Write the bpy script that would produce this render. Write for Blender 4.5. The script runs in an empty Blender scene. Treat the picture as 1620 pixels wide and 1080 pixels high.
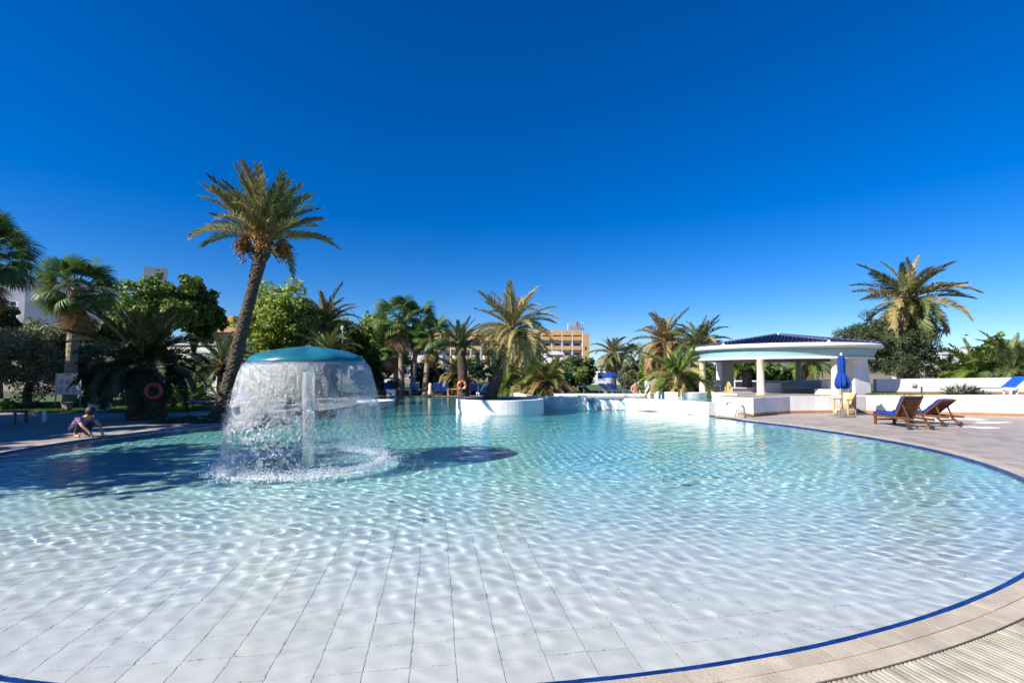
import bpy, bmesh, math, random
import numpy as np
from mathutils import Vector, Matrix

# ------------------------------------------------------------------ camera
scene = bpy.context.scene
COL = scene.collection
R = math.radians
FPX, CAMH, PITCH, SHIFT = 765.0, 1.75, R(2.0), 23.3
cam_d = bpy.data.cameras.new("camera"); cam = bpy.data.objects.new("camera", cam_d)
COL.objects.link(cam); scene.camera = cam
cam_d.sensor_width = 36.0; cam_d.lens = FPX / 1620.0 * 36.0
cam_d.shift_y = SHIFT / 1620.0
cam_d.clip_start = 0.05; cam_d.clip_end = 6000.0
cam.location = (0, 0, CAMH); cam.rotation_euler = (R(90) + PITCH, 0, 0)

# ------------------------------------------------------------------ sky and sun
SUN_EL = R(33.5)
SUN_AZ = R(30.0)                       # direction the shadows fall, from +x towards +y
world = bpy.data.worlds.new("World"); scene.world = world; world.use_nodes = True
wn = world.node_tree; wn.nodes.clear()
sky = wn.nodes.new("ShaderNodeTexSky"); sky.sky_type = 'NISHITA'; sky.sun_disc = False
sky.sun_elevation = SUN_EL
sky.sun_rotation = math.atan2(-math.cos(SUN_AZ), -math.sin(SUN_AZ)) % (2 * math.pi)
sky.altitude = 0.0; sky.air_density = 1.0; sky.dust_density = 0.0; sky.ozone_density = 8.0
hs = wn.nodes.new("ShaderNodeHueSaturation"); hs.inputs['Saturation'].default_value = 1.28; hs.inputs['Hue'].default_value = 0.512
bg = wn.nodes.new("ShaderNodeBackground"); bg.inputs['Strength'].default_value = 0.077
wo = wn.nodes.new("ShaderNodeOutputWorld")
wn.links.new(sky.outputs[0], hs.inputs['Color']); wn.links.new(hs.outputs[0], bg.inputs[0]); wn.links.new(bg.outputs[0], wo.inputs[0])
sun_d = bpy.data.lights.new("sun", 'SUN'); sun_d.energy = 5.0; sun_d.angle = R(0.53); sun_d.color = (1.0, 0.94, 0.85)
sun = bpy.data.objects.new("sun", sun_d); COL.objects.link(sun)
LDIR = Vector((math.cos(SUN_AZ) * math.cos(SUN_EL), math.sin(SUN_AZ) * math.cos(SUN_EL), -math.sin(SUN_EL)))
sun.rotation_euler = LDIR.to_track_quat('-Z', 'Y').to_euler(); sun.location = (-30, -20, 40)
try: sun_d.cycles.is_caustics_light = True
except Exception as e: print("caustics light", e)

vs = scene.view_settings
vs.view_transform = 'Standard'; vs.look = 'None'; vs.gamma = 1.0; vs.exposure = 0.88; vs.use_curve_mapping = False
scene.render.engine = 'CYCLES'
cy = scene.cycles
cy.max_bounces = 10; cy.transparent_max_bounces = 24; cy.transmission_bounces = 8
cy.diffuse_bounces = 3; cy.glossy_bounces = 4
cy.sample_clamp_indirect = 6.0; cy.use_denoising = True
cy.caustics_refractive = True; cy.caustics_reflective = False

# ------------------------------------------------------------------ helpers
def ray(u, v):
    a = (u - 810.0) / FPX; b = (540.0 + SHIFT - v) / FPX
    cp, sp = math.cos(PITCH), math.sin(PITCH)
    return Vector((a, cp - b * sp, sp + b * cp))
def P(u, v, d):
    r = ray(u, v); t = d / r.y
    return Vector((r.x * t, d, CAMH + r.z * t))
def G(u, v, z=0.0):
    r = ray(u, v); t = (z - CAMH) / r.z
    return Vector((r.x * t, r.y * t, z))

class MB:
    def __init__(s): s.v = []; s.f = []
    def add(s, vs, fs):
        o = len(s.v); s.v += [tuple(p) for p in vs]; s.f += [tuple(i + o for i in f) for f in fs]; return s
    def box(s, c, d, rz=0.0, M=None):
        hx, hy, hz = d[0] / 2, d[1] / 2, d[2] / 2
        pts = [Vector((x, y, z)) for z in (-hz, hz) for (x, y) in ((-hx, -hy), (hx, -hy), (hx, hy), (-hx, hy))]
        Rm = Matrix.Rotation(rz, 4, 'Z') if M is None else M
        c = Vector(c)
        return s.add([Rm @ p + c for p in pts], [(3, 2, 1, 0), (4, 5, 6, 7), (0, 1, 5, 4), (1, 2, 6, 5), (2, 3, 7, 6), (3, 0, 4, 7)])
    def bar(s, a, b, w, h, up=(0, 0, 1)):
        a = Vector(a); b = Vector(b); d = (b - a); L = d.length; d.normalize()
        x = d.cross(Vector(up));
        if x.length < 1e-4: x = d.cross(Vector((1, 0, 0)))
        x.normalize(); y = x.cross(d)
        pts = []
        for q in (a, b):
            for (i, j) in ((-1, -1), (1, -1), (1, 1), (-1, 1)): pts.append(q + x * (i * w / 2) + y * (j * h / 2))
        return s.add(pts, [(3, 2, 1, 0), (4, 5, 6, 7), (0, 1, 5, 4), (1, 2, 6, 5), (2, 3, 7, 6), (3, 0, 4, 7)])
    def tube(s, pts, rad, n=10, cap=True):
        pts = [Vector(p) for p in pts]
        if not hasattr(rad, '__len__'): rad = [rad] * len(pts)
        rings = []; prev = None
        for i, p in enumerate(pts):
            t = (pts[min(i + 1, len(pts) - 1)] - pts[max(i - 1, 0)]).normalized()
            if prev is None:
                x = t.cross(Vector((0, 0, 1)))
                if x.length < 1e-3: x = Vector((1, 0, 0))
            else: x = prev - t * prev.dot(t)
            x.normalize(); prev = x; y = t.cross(x)
            rings.append([p + (x * math.cos(2 * math.pi * k / n) + y * math.sin(2 * math.pi * k / n)) * rad[i] for k in range(n)])
        vs = [q for r in rings for q in r]; fs = []
        for i in range(len(pts) - 1):
            for k in range(n):
                a = i * n + k; b = i * n + (k + 1) % n
                fs.append((a, b, b + n, a + n))
        if cap:
            fs.append(tuple(range(n - 1, -1, -1))); fs.append(tuple((len(pts) - 1) * n + k for k in range(n)))
        return s.add(vs, fs)
    def lathe(s, prof, c=(0, 0, 0), n=32, a0=0.0, a1=2 * math.pi, cap=False):
        c = Vector(c); full = abs(a1 - a0 - 2 * math.pi) < 1e-6
        m = n if full else n + 1
        vs = []
        for (r, z) in prof:
            for k in range(m):
                a = a0 + (a1 - a0) * k / n
                vs.append(c + Vector((r * math.cos(a), r * math.sin(a), z)))
        fs = []
        for i in range(len(prof) - 1):
            for k in range(n):
                k2 = (k + 1) % m
                fs.append((i * m + k, i * m + k2, (i + 1) * m + k2, (i + 1) * m + k))
        return s.add(vs, fs)
    def prism(s, poly, z0, z1):
        n = len(poly)
        zz0 = z0 if hasattr(z0, '__len__') else [z0] * n
        zz1 = z1 if hasattr(z1, '__len__') else [z1] * n
        vs = [(p[0], p[1], zz0[i]) for i, p in enumerate(poly)] + [(p[0], p[1], zz1[i]) for i, p in enumerate(poly)]
        fs = [tuple(range(n - 1, -1, -1)), tuple(range(n, 2 * n))] + [(i, (i + 1) % n, (i + 1) % n + n, i + n) for i in range(n)]
        return s.add(vs, fs)
    def ball(s, c, r, n=10, m=6, sq=(1, 1, 1)):
        c = Vector(c); prof = []
        vs = [c + Vector((0, 0, -r * sq[2]))]
        for i in range(1, m):
            a = -math.pi / 2 + math.pi * i / m
            for k in range(n):
                b = 2 * math.pi * k / n
                vs.append(c + Vector((r * math.cos(a) * math.cos(b) * sq[0], r * math.cos(a) * math.sin(b) * sq[1], r * math.sin(a) * sq[2])))
        vs.append(c + Vector((0, 0, r * sq[2]))); fs = []
        for k in range(n): fs.append((0, 1 + (k + 1) % n, 1 + k))
        for i in range(m - 2):
            for k in range(n):
                a = 1 + i * n + k; b = 1 + i * n + (k + 1) % n
                fs.append((a, b, b + n, a + n))
        L = len(vs) - 1
        for k in range(n): fs.append((L, 1 + (m - 2) * n + k, 1 + (m - 2) * n + (k + 1) % n))
        return s.add(vs, fs)
    def build(s, name, mat, parent=None, smooth=False, loc=None, bevel=0.0):
        me = bpy.data.meshes.new(name); me.from_pydata(s.v, [], s.f); me.update()
        return link(name, me, mat, parent, smooth, loc, bevel)

def link(name, me, mat, parent=None, smooth=False, loc=None, bevel=0.0):
    if mat is not None and len(me.materials) == 0: me.materials.append(mat)
    if smooth: me.polygons.foreach_set('use_smooth', [True] * len(me.polygons))
    o = bpy.data.objects.new(name, me); COL.objects.link(o)
    if parent is not None: o.parent = parent
    if loc is not None: o.location = loc
    if bevel > 0:
        b = o.modifiers.new("bevel", 'BEVEL'); b.width = bevel; b.segments = 2; b.limit_method = 'ANGLE'; b.angle_limit = R(40)
    return o
def np_mesh(name, V, F, smooth=False):
    """V (n,3), F (m,k) same-size faces"""
    me = bpy.data.meshes.new(name); V = np.ascontiguousarray(V, dtype=np.float32); F = np.ascontiguousarray(F, dtype=np.int32)
    m, k = F.shape
    me.vertices.add(len(V)); me.vertices.foreach_set('co', V.ravel())
    me.loops.add(m * k); me.loops.foreach_set('vertex_index', F.ravel())
    me.polygons.add(m); me.polygons.foreach_set('loop_start', np.arange(0, m * k, k, dtype=np.int32))
    try: me.polygons.foreach_set('loop_total', np.full(m, k, dtype=np.int32))
    except Exception: pass
    if smooth: me.polygons.foreach_set('use_smooth', np.ones(m, dtype=bool))
    me.update(calc_edges=True); me.validate()
    return me
def face_var(me, vals):
    a = me.attributes.new('var', 'FLOAT', 'FACE'); a.data.foreach_set('value', np.asarray(vals, dtype=np.float32))
def tag(o, label=None, cat=None, group=None, kind=None):
    if label: o['label'] = label
    if cat: o['category'] = cat
    if group: o['group'] = group
    if kind: o['kind'] = kind
    return o
def empty(name, loc, label, cat, group=None, rz=0.0):
    o = bpy.data.objects.new(name, None); COL.objects.link(o); o.location = loc; o.rotation_euler = (0, 0, rz)
    o.empty_display_size = 0.2
    return tag(o, label, cat, group)
def copy_tree(o, parent=None):
    c = o.copy(); COL.objects.link(c); c.parent = parent
    for ch in o.children: copy_tree(ch, c)
    return c

# ------------------------------------------------------------------ materials
def new_mat(name):
    m = bpy.data.materials.new(name); m.use_nodes = True; nt = m.node_tree; nt.nodes.clear()
    return m, nt, nt.nodes, nt.links
def N(nodes, t, **kw):
    n = nodes.new(t)
    for k, v in kw.items():
        if k in n.inputs: n.inputs[k].default_value = v
        else: setattr(n, k, v)
    return n
def rgba(c): return (c[0], c[1], c[2], 1.0)
def mat(name, col, rough=0.6, var=0.12, scale=3.0, bump=0.0, bscale=40.0, spec=0.4, metal=0.0, col2=None, rnd=0.0, stretch=None, coat=0.0):
    m, nt, n, l = new_mat(name)
    out = N(n, "ShaderNodeOutputMaterial"); b = N(n, "ShaderNodeBsdfPrincipled")
    b.inputs['Roughness'].default_value = rough; b.inputs['Metallic'].default_value = metal
    b.inputs['Specular IOR Level'].default_value = spec
    if coat: b.inputs['Coat Weight'].default_value = coat
    tc = N(n, "ShaderNodeTexCoord"); src = tc.outputs['Object']
    if stretch:
        mp = N(n, "ShaderNodeMapping"); mp.inputs['Scale'].default_value = stretch; l.new(src, mp.inputs[0]); src = mp.outputs[0]
    nz = N(n, "ShaderNodeTexNoise", Scale=scale, Detail=6.0, Roughness=0.6); l.new(src, nz.inputs['Vector'])
    rp = N(n, "ShaderNodeValToRGB"); rp.color_ramp.elements[0].position = 0.3; rp.color_ramp.elements[1].position = 0.72
    c2 = col2 if col2 else tuple(max(0, x * (1 - var)) for x in col)
    c1 = col if col2 else tuple(min(1, x * (1 + var * 0.6)) for x in col)
    rp.color_ramp.elements[0].color = rgba(c2); rp.color_ramp.elements[1].color = rgba(c1)
    l.new(nz.outputs['Fac'], rp.inputs[0]); cout = rp.outputs[0]
    if rnd > 0:
        oi = N(n, "ShaderNodeObjectInfo"); mr = N(n, "ShaderNodeMapRange"); mr.inputs['To Min'].default_value = 1 - rnd; mr.inputs['To Max'].default_value = 1 + rnd
        l.new(oi.outputs['Random'], mr.inputs[0])
        mx = N(n, "ShaderNodeMix", data_type='RGBA', blend_type='MULTIPLY'); mx.inputs[0].default_value = 1.0
        l.new(cout, mx.inputs[6]); cb = N(n, "ShaderNodeCombineColor"); 
        for i in range(3): l.new(mr.outputs[0], cb.inputs[i])
        l.new(cb.outputs[0], mx.inputs[7]); cout = mx.outputs[2]
    l.new(cout, b.inputs['Base Color'])
    if bump > 0:
        n2 = N(n, "ShaderNodeTexNoise", Scale=bscale, Detail=5.0); l.new(src, n2.inputs['Vector'])
        bp = N(n, "ShaderNodeBump", Strength=bump, Distance=0.02); l.new(n2.outputs['Fac'], bp.inputs['Height']); l.new(bp.outputs[0], b.inputs['Normal'])
    l.new(b.outputs[0], out.inputs[0])
    return m
def leaf_mat(name, c_dark, c_light, trans=0.3, rough=0.5, nscale=0.9):
    m, nt, n, l = new_mat(name)
    out = N(n, "ShaderNodeOutputMaterial"); b = N(n, "ShaderNodeBsdfPrincipled", Roughness=rough)
    b.inputs['Specular IOR Level'].default_value = 0.35
    at = N(n, "ShaderNodeAttribute"); at.attribute_name = 'var'; at.attribute_type = 'GEOMETRY'
    tc = N(n, "ShaderNodeTexCoord"); nz = N(n, "ShaderNodeTexNoise", Scale=nscale, Detail=3.0); l.new(tc.outputs['Object'], nz.inputs['Vector'])
    oi = N(n, "ShaderNodeObjectInfo")
    a1 = N(n, "ShaderNodeMath", operation='MULTIPLY_ADD'); l.new(at.outputs['Fac'], a1.inputs[0]); a1.inputs[1].default_value = 0.55
    l.new(nz.outputs['Fac'], a1.inputs[2])
    a2 = N(n, "ShaderNodeMath", operation='MULTIPLY_ADD'); l.new(oi.outputs['Random'], a2.inputs[0]); a2.inputs[1].default_value = 0.3; l.new(a1.outputs[0], a2.inputs[2])
    rp = N(n, "ShaderNodeValToRGB"); rp.color_ramp.elements[0].position = 0.45; rp.color_ramp.elements[1].position = 1.25 if False else 1.0
    rp.color_ramp.elements[0].color = rgba(c_dark); rp.color_ramp.elements[1].color = rgba(c_light)
    l.new(a2.outputs[0], rp.inputs[0]); l.new(rp.outputs[0], b.inputs['Base Color'])
    tr = N(n, "ShaderNodeBsdfTranslucent"); l.new(rp.outputs[0], tr.inputs[0])
    mx = N(n, "ShaderNodeMixShader"); mx.inputs[0].default_value = trans
    l.new(b.outputs[0], mx.inputs[1]); l.new(tr.outputs[0], mx.inputs[2]); l.new(mx.outputs[0], out.inputs[0])
    return m

M = {}
M['plaster'] = mat('white_plaster', (0.80, 0.79, 0.77), 0.75, 0.06, 1.3, 0.15, 30)
def plaster_mat():
    m, nt, n, l = new_mat('white_render_wall')
    out = N(n, "ShaderNodeOutputMaterial"); b = N(n, "ShaderNodeBsdfPrincipled", Roughness=0.75); geo = N(n, "ShaderNodeNewGeometry")
    mp = N(n, "ShaderNodeMapping"); mp.inputs['Scale'].default_value = (2.2, 2.2, 0.35); l.new(geo.outputs['Position'], mp.inputs[0])
    n1 = N(n, "ShaderNodeTexNoise", Scale=2.5, Detail=8.0, Roughness=0.65); l.new(mp.outputs[0], n1.inputs['Vector'])
    n2 = N(n, "ShaderNodeTexNoise", Scale=0.9, Detail=6.0); l.new(geo.outputs['Position'], n2.inputs['Vector'])
    r1 = N(n, "ShaderNodeValToRGB"); r1.color_ramp.elements[0].position = 0.28; r1.color_ramp.elements[1].position = 0.52; r1.color_ramp.elements[0].color = (0.70, 0.675, 0.63, 1); r1.color_ramp.elements[1].color = (0.82, 0.81, 0.79, 1); l.new(n1.outputs['Fac'], r1.inputs[0])
    r2 = N(n, "ShaderNodeValToRGB"); r2.color_ramp.elements[0].position = 0.3; r2.color_ramp.elements[1].position = 0.6; r2.color_ramp.elements[0].color = (0.90, 0.89, 0.87, 1); r2.color_ramp.elements[1].color = (1, 1, 1, 1); l.new(n2.outputs['Fac'], r2.inputs[0])
    mx = N(n, "ShaderNodeMix", data_type='RGBA', blend_type='MULTIPLY'); mx.inputs[0].default_value = 1.0; l.new(r1.outputs[0], mx.inputs[6]); l.new(r2.outputs[0], mx.inputs[7]); l.new(mx.outputs[2], b.inputs['Base Color'])
    n3 = N(n, "ShaderNodeTexNoise", Scale=35.0, Detail=4.0); l.new(geo.outputs['Position'], n3.inputs['Vector']); bp = N(n, "ShaderNodeBump", Strength=0.2, Distance=0.01); l.new(n3.outputs['Fac'], bp.inputs['Height']); l.new(bp.outputs[0], b.inputs['Normal'])
    l.new(b.outputs[0], out.inputs[0]); return m
M['plaster'] = plaster_mat()
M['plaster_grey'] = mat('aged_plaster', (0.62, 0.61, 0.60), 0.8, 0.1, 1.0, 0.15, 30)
M['teal'] = mat('teal_paint', (0.30, 0.50, 0.48), 0.55, 0.05, 2.0)
M['cream'] = mat('cream_paint', (0.66, 0.55, 0.40), 0.6, 0.08, 3.0)
M['terracotta'] = mat('terracotta', (0.42, 0.22, 0.11), 0.8, 0.2, 4.0)
M['coping'] = mat('coping_stone', (0.49, 0.415, 0.315), 0.62, 0.22, 5.0, 0.3, 60, rnd=0.12)
M['deck'] = mat('deck_tile', (0.40, 0.345, 0.30), 0.55, 0.18, 2.2, 0.25, 60, rnd=0.16, col2=(0.30, 0.26, 0.23))
M['joint'] = mat('joint_mortar', (0.13, 0.11, 0.09), 0.9, 0.2, 6.0)
M['grate'] = mat('grate_slat', (0.46, 0.42, 0.345), 0.6, 0.35, 7.0, rnd=0.2, col2=(0.27, 0.24, 0.185))
M['channel'] = mat('drain_channel', (0.05, 0.045, 0.04), 0.8, 0.2, 5.0)
M['bluetile'] = mat('blue_glazed_trim', (0.008, 0.032, 0.17), 0.25, 0.35, 9.0, spec=0.5, rnd=0.2)
M['pooltile'] = mat('pool_floor_tile', (0.77, 0.77, 0.765), 0.6, 0.05, 1.5, rnd=0.035)
M['grout'] = mat('pool_grout', (0.26, 0.27, 0.28), 0.9, 0.15, 3.0)
M['poolwall'] = mat('pool_wall', (0.66, 0.72, 0.73), 0.6, 0.08, 1.5)
M['wood'] = mat('teak_wood', (0.13, 0.055, 0.026), 0.5, 0.35, 5.0, 0.2, 40, rnd=0.15, stretch=(1, 8, 8))
M['wood_light'] = mat('pale_wood', (0.52, 0.32, 0.14), 0.5, 0.18, 5.0, rnd=0.08)
M['blue_fabric'] = mat('blue_fabric', (0.010, 0.050, 0.265), 0.85, 0.2, 5.0, 0.3, 60, spec=0.2)
M['blue_plastic'] = mat('blue_plastic', (0.015, 0.09, 0.42), 0.4, 0.15, 5.0)
M['steel'] = mat('stainless_steel', (0.62, 0.60, 0.57), 0.22, 0.08, 4.0, metal=1.0)
M['white_paint'] = mat('white_paint', (0.78, 0.78, 0.77), 0.5, 0.05, 3.0)
M['dark_metal'] = mat('dark_metal', (0.04, 0.04, 0.042), 0.5, 0.2, 5.0)
M['roof_tile'] = mat('blue_roof_tile', (0.020, 0.020, 0.075), 0.55, 0.35, 3.0, spec=0.25, col2=(0.010, 0.010, 0.04))
M['ridge_tile'] = mat('ridge_tile', (0.07, 0.07, 0.14), 0.4, 0.2, 6.0)
M['mushroom'] = mat('blue_fibreglass', (0.022, 0.18, 0.24), 0.30, 0.25, 2.5, spec=0.4, coat=0.2, col2=(0.012, 0.115, 0.165))
M['ochre'] = mat('ochre_render', (0.47, 0.29, 0.13), 0.85, 0.10, 0.3)
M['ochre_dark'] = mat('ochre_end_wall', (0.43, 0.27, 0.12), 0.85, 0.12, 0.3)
M['yellow_render'] = mat('yellow_render', (0.62, 0.44, 0.17), 0.85, 0.1, 0.4)
M['window'] = mat('window_glass', (0.03, 0.035, 0.045), 0.12, 0.2, 1.0, spec=0.6)
M['hotel_white'] = mat('hotel_white', (0.62, 0.62, 0.63), 0.8, 0.06, 0.3)
M['bark_palm'] = mat('palm_bark', (0.085, 0.062, 0.044), 0.9, 0.45, 6.0, 0.6, 25)
M['bark_fan'] = mat('fan_palm_bark', (0.30, 0.23, 0.165), 0.9, 0.3, 5.0, 0.5, 25, stretch=(1, 1, 5))
M['bark'] = mat('tree_bark', (0.10, 0.075, 0.05), 0.9, 0.4, 5.0, 0.5, 20)
M['frond_green'] = leaf_mat('frond_green', (0.0345, 0.0598, 0.0207), (0.1552, 0.1898, 0.0667), 0.25)
M['frond_blue'] = leaf_mat('frond_blue_green', (0.032, 0.058, 0.028), (0.12, 0.165, 0.080), 0.22)
M['frond_straw'] = leaf_mat('frond_straw', (0.1440, 0.1260, 0.0420), (0.3720, 0.3120, 0.1260), 0.25)
M['frond_dry'] = leaf_mat('frond_dry', (0.16, 0.10, 0.045), (0.34, 0.22, 0.10), 0.15)
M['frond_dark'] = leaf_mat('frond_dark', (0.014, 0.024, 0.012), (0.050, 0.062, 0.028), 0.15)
M['frond_lush'] = leaf_mat('frond_lush', (0.040, 0.085, 0.014), (0.16, 0.23, 0.045), 0.3)
M['fan_green'] = leaf_mat('fan_leaf_green', (0.0312, 0.0754, 0.0182), (0.1170, 0.1950, 0.0455), 0.3)
M['leaf_mid'] = leaf_mat('leaf_mid_green', (0.0390, 0.0825, 0.0180), (0.1950, 0.2850, 0.0600), 0.3)
M['leaf_light'] = leaf_mat('leaf_light_green', (0.0875, 0.1438, 0.0225), (0.3125, 0.3875, 0.0688), 0.35)
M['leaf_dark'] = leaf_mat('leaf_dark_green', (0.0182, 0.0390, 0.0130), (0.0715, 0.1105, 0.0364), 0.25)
M['leaf_olive'] = leaf_mat('leaf_olive', (0.0546, 0.0728, 0.0364), (0.2080, 0.2275, 0.1235), 0.2)
M['leaf_needle'] = leaf_mat('needle_green', (0.020, 0.036, 0.018), (0.075, 0.100, 0.045), 0.2)
M['leaf_hedge'] = leaf_mat('hedge_green', (0.0260, 0.0650, 0.0156), (0.1300, 0.2015, 0.0520), 0.25)
M['agave'] = leaf_mat('agave_grey_green', (0.070, 0.095, 0.062), (0.22, 0.25, 0.16), 0.1)
M['grass'] = leaf_mat('grass_green', (0.045, 0.095, 0.014), (0.13, 0.21, 0.040), 0.3)
M['fruit'] = mat('orange_dates', (0.46, 0.20, 0.035), 0.6, 0.4, 9.0, rnd=0.15)
M['fruit_brown'] = mat('brown_dates', (0.22, 0.12, 0.045), 0.7, 0.4, 9.0)
M['skin'] = mat('skin', (0.50, 0.29, 0.19), 0.5, 0.08, 6.0)
M['hair'] = mat('hair', (0.025, 0.018, 0.014), 0.6, 0.2, 20.0)
M['purple'] = mat('purple_cloth', (0.22, 0.13, 0.27), 0.85, 0.15, 9.0)
M['navy'] = mat('navy_cloth', (0.020, 0.022, 0.045), 0.85, 0.2, 9.0)
M['brown_cloth'] = mat('brown_cloth', (0.13, 0.075, 0.045), 0.85, 0.2, 9.0)
M['orange'] = mat('orange_ring', (0.62, 0.13, 0.05), 0.5, 0.12, 6.0)
M['red_ring'] = mat('red_ring', (0.40, 0.035, 0.035), 0.5, 0.12, 6.0)
M['yellow'] = mat('yellow_plastic', (0.72, 0.56, 0.20), 0.5, 0.08, 6.0)
M['stone_yellow'] = mat('sandstone', (0.46, 0.36, 0.20), 0.85, 0.2, 5.0, 0.4, 30)
M['stone'] = mat('grey_stone', (0.22, 0.20, 0.18), 0.9, 0.35, 3.0, 0.5, 20)
M['soil'] = mat('planter_soil', (0.16, 0.10, 0.06), 0.95, 0.35, 4.0, 0.5, 20)
M['ground'] = mat('dry_ground', (0.24, 0.19, 0.12), 0.95, 0.3, 0.3, 0.3, 8)
M['lawn'] = mat('lawn_soil', (0.07, 0.11, 0.03), 0.95, 0.35, 1.2, 0.4, 20)
M['paper'] = mat('notice_paper', (0.50, 0.49, 0.50), 0.7, 0.15, 12.0)
M['printing'] = mat('grey_print', (0.20, 0.20, 0.22), 0.7, 0.3, 30.0)
M['board'] = mat('notice_board', (0.60, 0.59, 0.60), 0.6, 0.06, 4.0)
# ------------------------------------------------------------------ pool outline
rng = np.random.default_rng(7); random.seed(7)
C0 = Vector((-0.835, 13.04, 0)); RP = 10.45
_t = np.arange(140, 411, 1.0)
_r = np.interp(_t, [150, 158, 172, 185, 194, 230, 259, 276, 285, 291, 301, 316, 331, 346, 355, 368, 388], [9.5, 9.62, 9.98, 10.33, 10.53, 10.56, 10.52, 10.41, 10.36, 10.32, 10.30, 10.41, 10.53, 10.57, 10.52, 10.35, 10.38])
_k = np.exp(-0.5 * (np.arange(-12, 13) / 4.5) ** 2); _k /= _k.sum(); _r = np.convolve(np.pad(_r, 12, mode='edge'), _k, mode='valid')
def rpool(th):   # th in degrees, radius of the basin about C0
    return float(np.interp(th, _t, _r))
def PC(th, dr=0.0, z=0.0):
    r = rpool(th) + dr; a = R(th)
    return Vector((C0.x + r * math.cos(a), C0.y + r * math.sin(a), z))
WALL = [(8.35, 18.05), (8.0, 19.75), (7.06, 21.6), (5.3, 22.95), (3.2, 23.7), (1.9, 24.5), (0.7, 26.0), (0.1, 29.0)]
BACK = [(0.1, 35.3), (-9.8, 35.3), (-9.3, 31.2), (-8.25, 29.2), (-8.4, 24.0), (-9.1, 20.0)]
ARC = [PC(t) for t in np.arange(158, 388.1, 2.0)]
OUT = [(p.x, p.y) for p in ARC] + WALL[0:] + BACK
ZD = 0.05     # deck level
# deck around the basin: ring from the outline out to a big oval, then ground to the horizon
CC = Vector((-0.8, 20.0, 0))
def ringpt(p, rad):
    d = Vector((p[0], p[1], 0)) - CC; d.normalize(); return CC + d * rad
def offset_out(p, w):
    d = Vector((p[0], p[1], 0)) - CC; d.normalize(); return Vector((p[0], p[1], 0)) + d * w
mb = MB(); n = len(OUT)
inner = [Vector((p[0], p[1], ZD - 0.012)) for p in OUT]; 
# the coping strip (0.34 wide) is separate: the deck sheet starts under it
mid = [Vector((ringpt(p, 46).x, ringpt(p, 46).y, ZD - 0.012)) for p in OUT]
G0, G1, GR0, GR1 = 272.0, 322.0, 0.265, 0.73
inn = []
for p_ in OUT:
    t_ = math.degrees(math.atan2(p_[1] - C0.y, p_[0] - C0.x)) % 360
    if G0 - 0.5 < t_ < G1 + 0.5:
        dd_ = (Vector((p_[0], p_[1], 0)) - C0).normalized(); inn.append(Vector((p_[0], p_[1], 0)) + dd_ * (GR1 + 0.006))
    else: inn.append(offset_out(p_, 0.05))
inn = [Vector((q.x, q.y, ZD - 0.012)) for q in inn]
mb.add(inn + mid, [(i, i + n, (i + 1) % n + n, (i + 1) % n) for i in range(n)])
def deck_ground_mat():
    m, nt, nn, l = new_mat('deck_paving_sheet')
    out = N(nn, "ShaderNodeOutputMaterial"); b = N(nn, "ShaderNodeBsdfPrincipled", Roughness=0.7)
    tc = N(nn, "ShaderNodeTexCoord"); mp = N(nn, "ShaderNodeMapping"); mp.inputs['Rotation'].default_value = (0, 0, R(18)); l.new(tc.outputs['Object'], mp.inputs[0])
    br = N(nn, "ShaderNodeTexBrick", Scale=1.0); br.offset = 0.5
    br.inputs['Mortar Size'].default_value = 0.006; br.inputs['Brick Width'].default_value = 0.42; br.inputs['Row Height'].default_value = 0.42
    br.inputs['Color1'].default_value = (0.34, 0.29, 0.25, 1); br.inputs['Color2'].default_value = (0.29, 0.25, 0.215, 1); br.inputs['Mortar'].default_value = (0.15, 0.13, 0.11, 1)
    l.new(mp.outputs[0], br.inputs['Vector'])
    nz = N(nn, "ShaderNodeTexNoise", Scale=0.7, Detail=8.0); l.new(tc.outputs['Object'], nz.inputs['Vector'])
    mr = N(nn, "ShaderNodeMapRange"); mr.inputs['To Min'].default_value = 0.75; mr.inputs['To Max'].default_value = 1.2; l.new(nz.outputs['Fac'], mr.inputs[0])
    mx = N(nn, "ShaderNodeMix", data_type='RGBA', blend_type='MULTIPLY'); mx.inputs[0].default_value = 1.0
    cb = N(nn, "ShaderNodeCombineColor"); [l.new(mr.outputs[0], cb.inputs[i]) for i in range(3)]
    l.new(br.outputs[0], mx.inputs[6]); l.new(cb.outputs[0], mx.inputs[7]); l.new(mx.outputs[2], b.inputs['Base Color']); l.new(b.outputs[0], out.inputs[0])
    return m
M['deck_sheet'] = deck_ground_mat()
deck = mb.build('pool_deck', M['deck_sheet']); tag(deck, kind='structure')
mb = MB()
m2 = [Vector((q.x, q.y, ZD - 0.016)) for q in mid]; far = [Vector((ringpt(p, 3000).x, ringpt(p, 3000).y, ZD - 0.016)) for p in OUT]
m2i = [Vector((ringpt(p, 45.5).x, ringpt(p, 45.5).y, ZD - 0.016)) for p in OUT]
mb.add(m2i + far, [(i, i + n, (i + 1) % n + n, (i + 1) % n) for i in range(n)])
tag(mb.build('ground', M['ground']), kind='structure')

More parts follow.
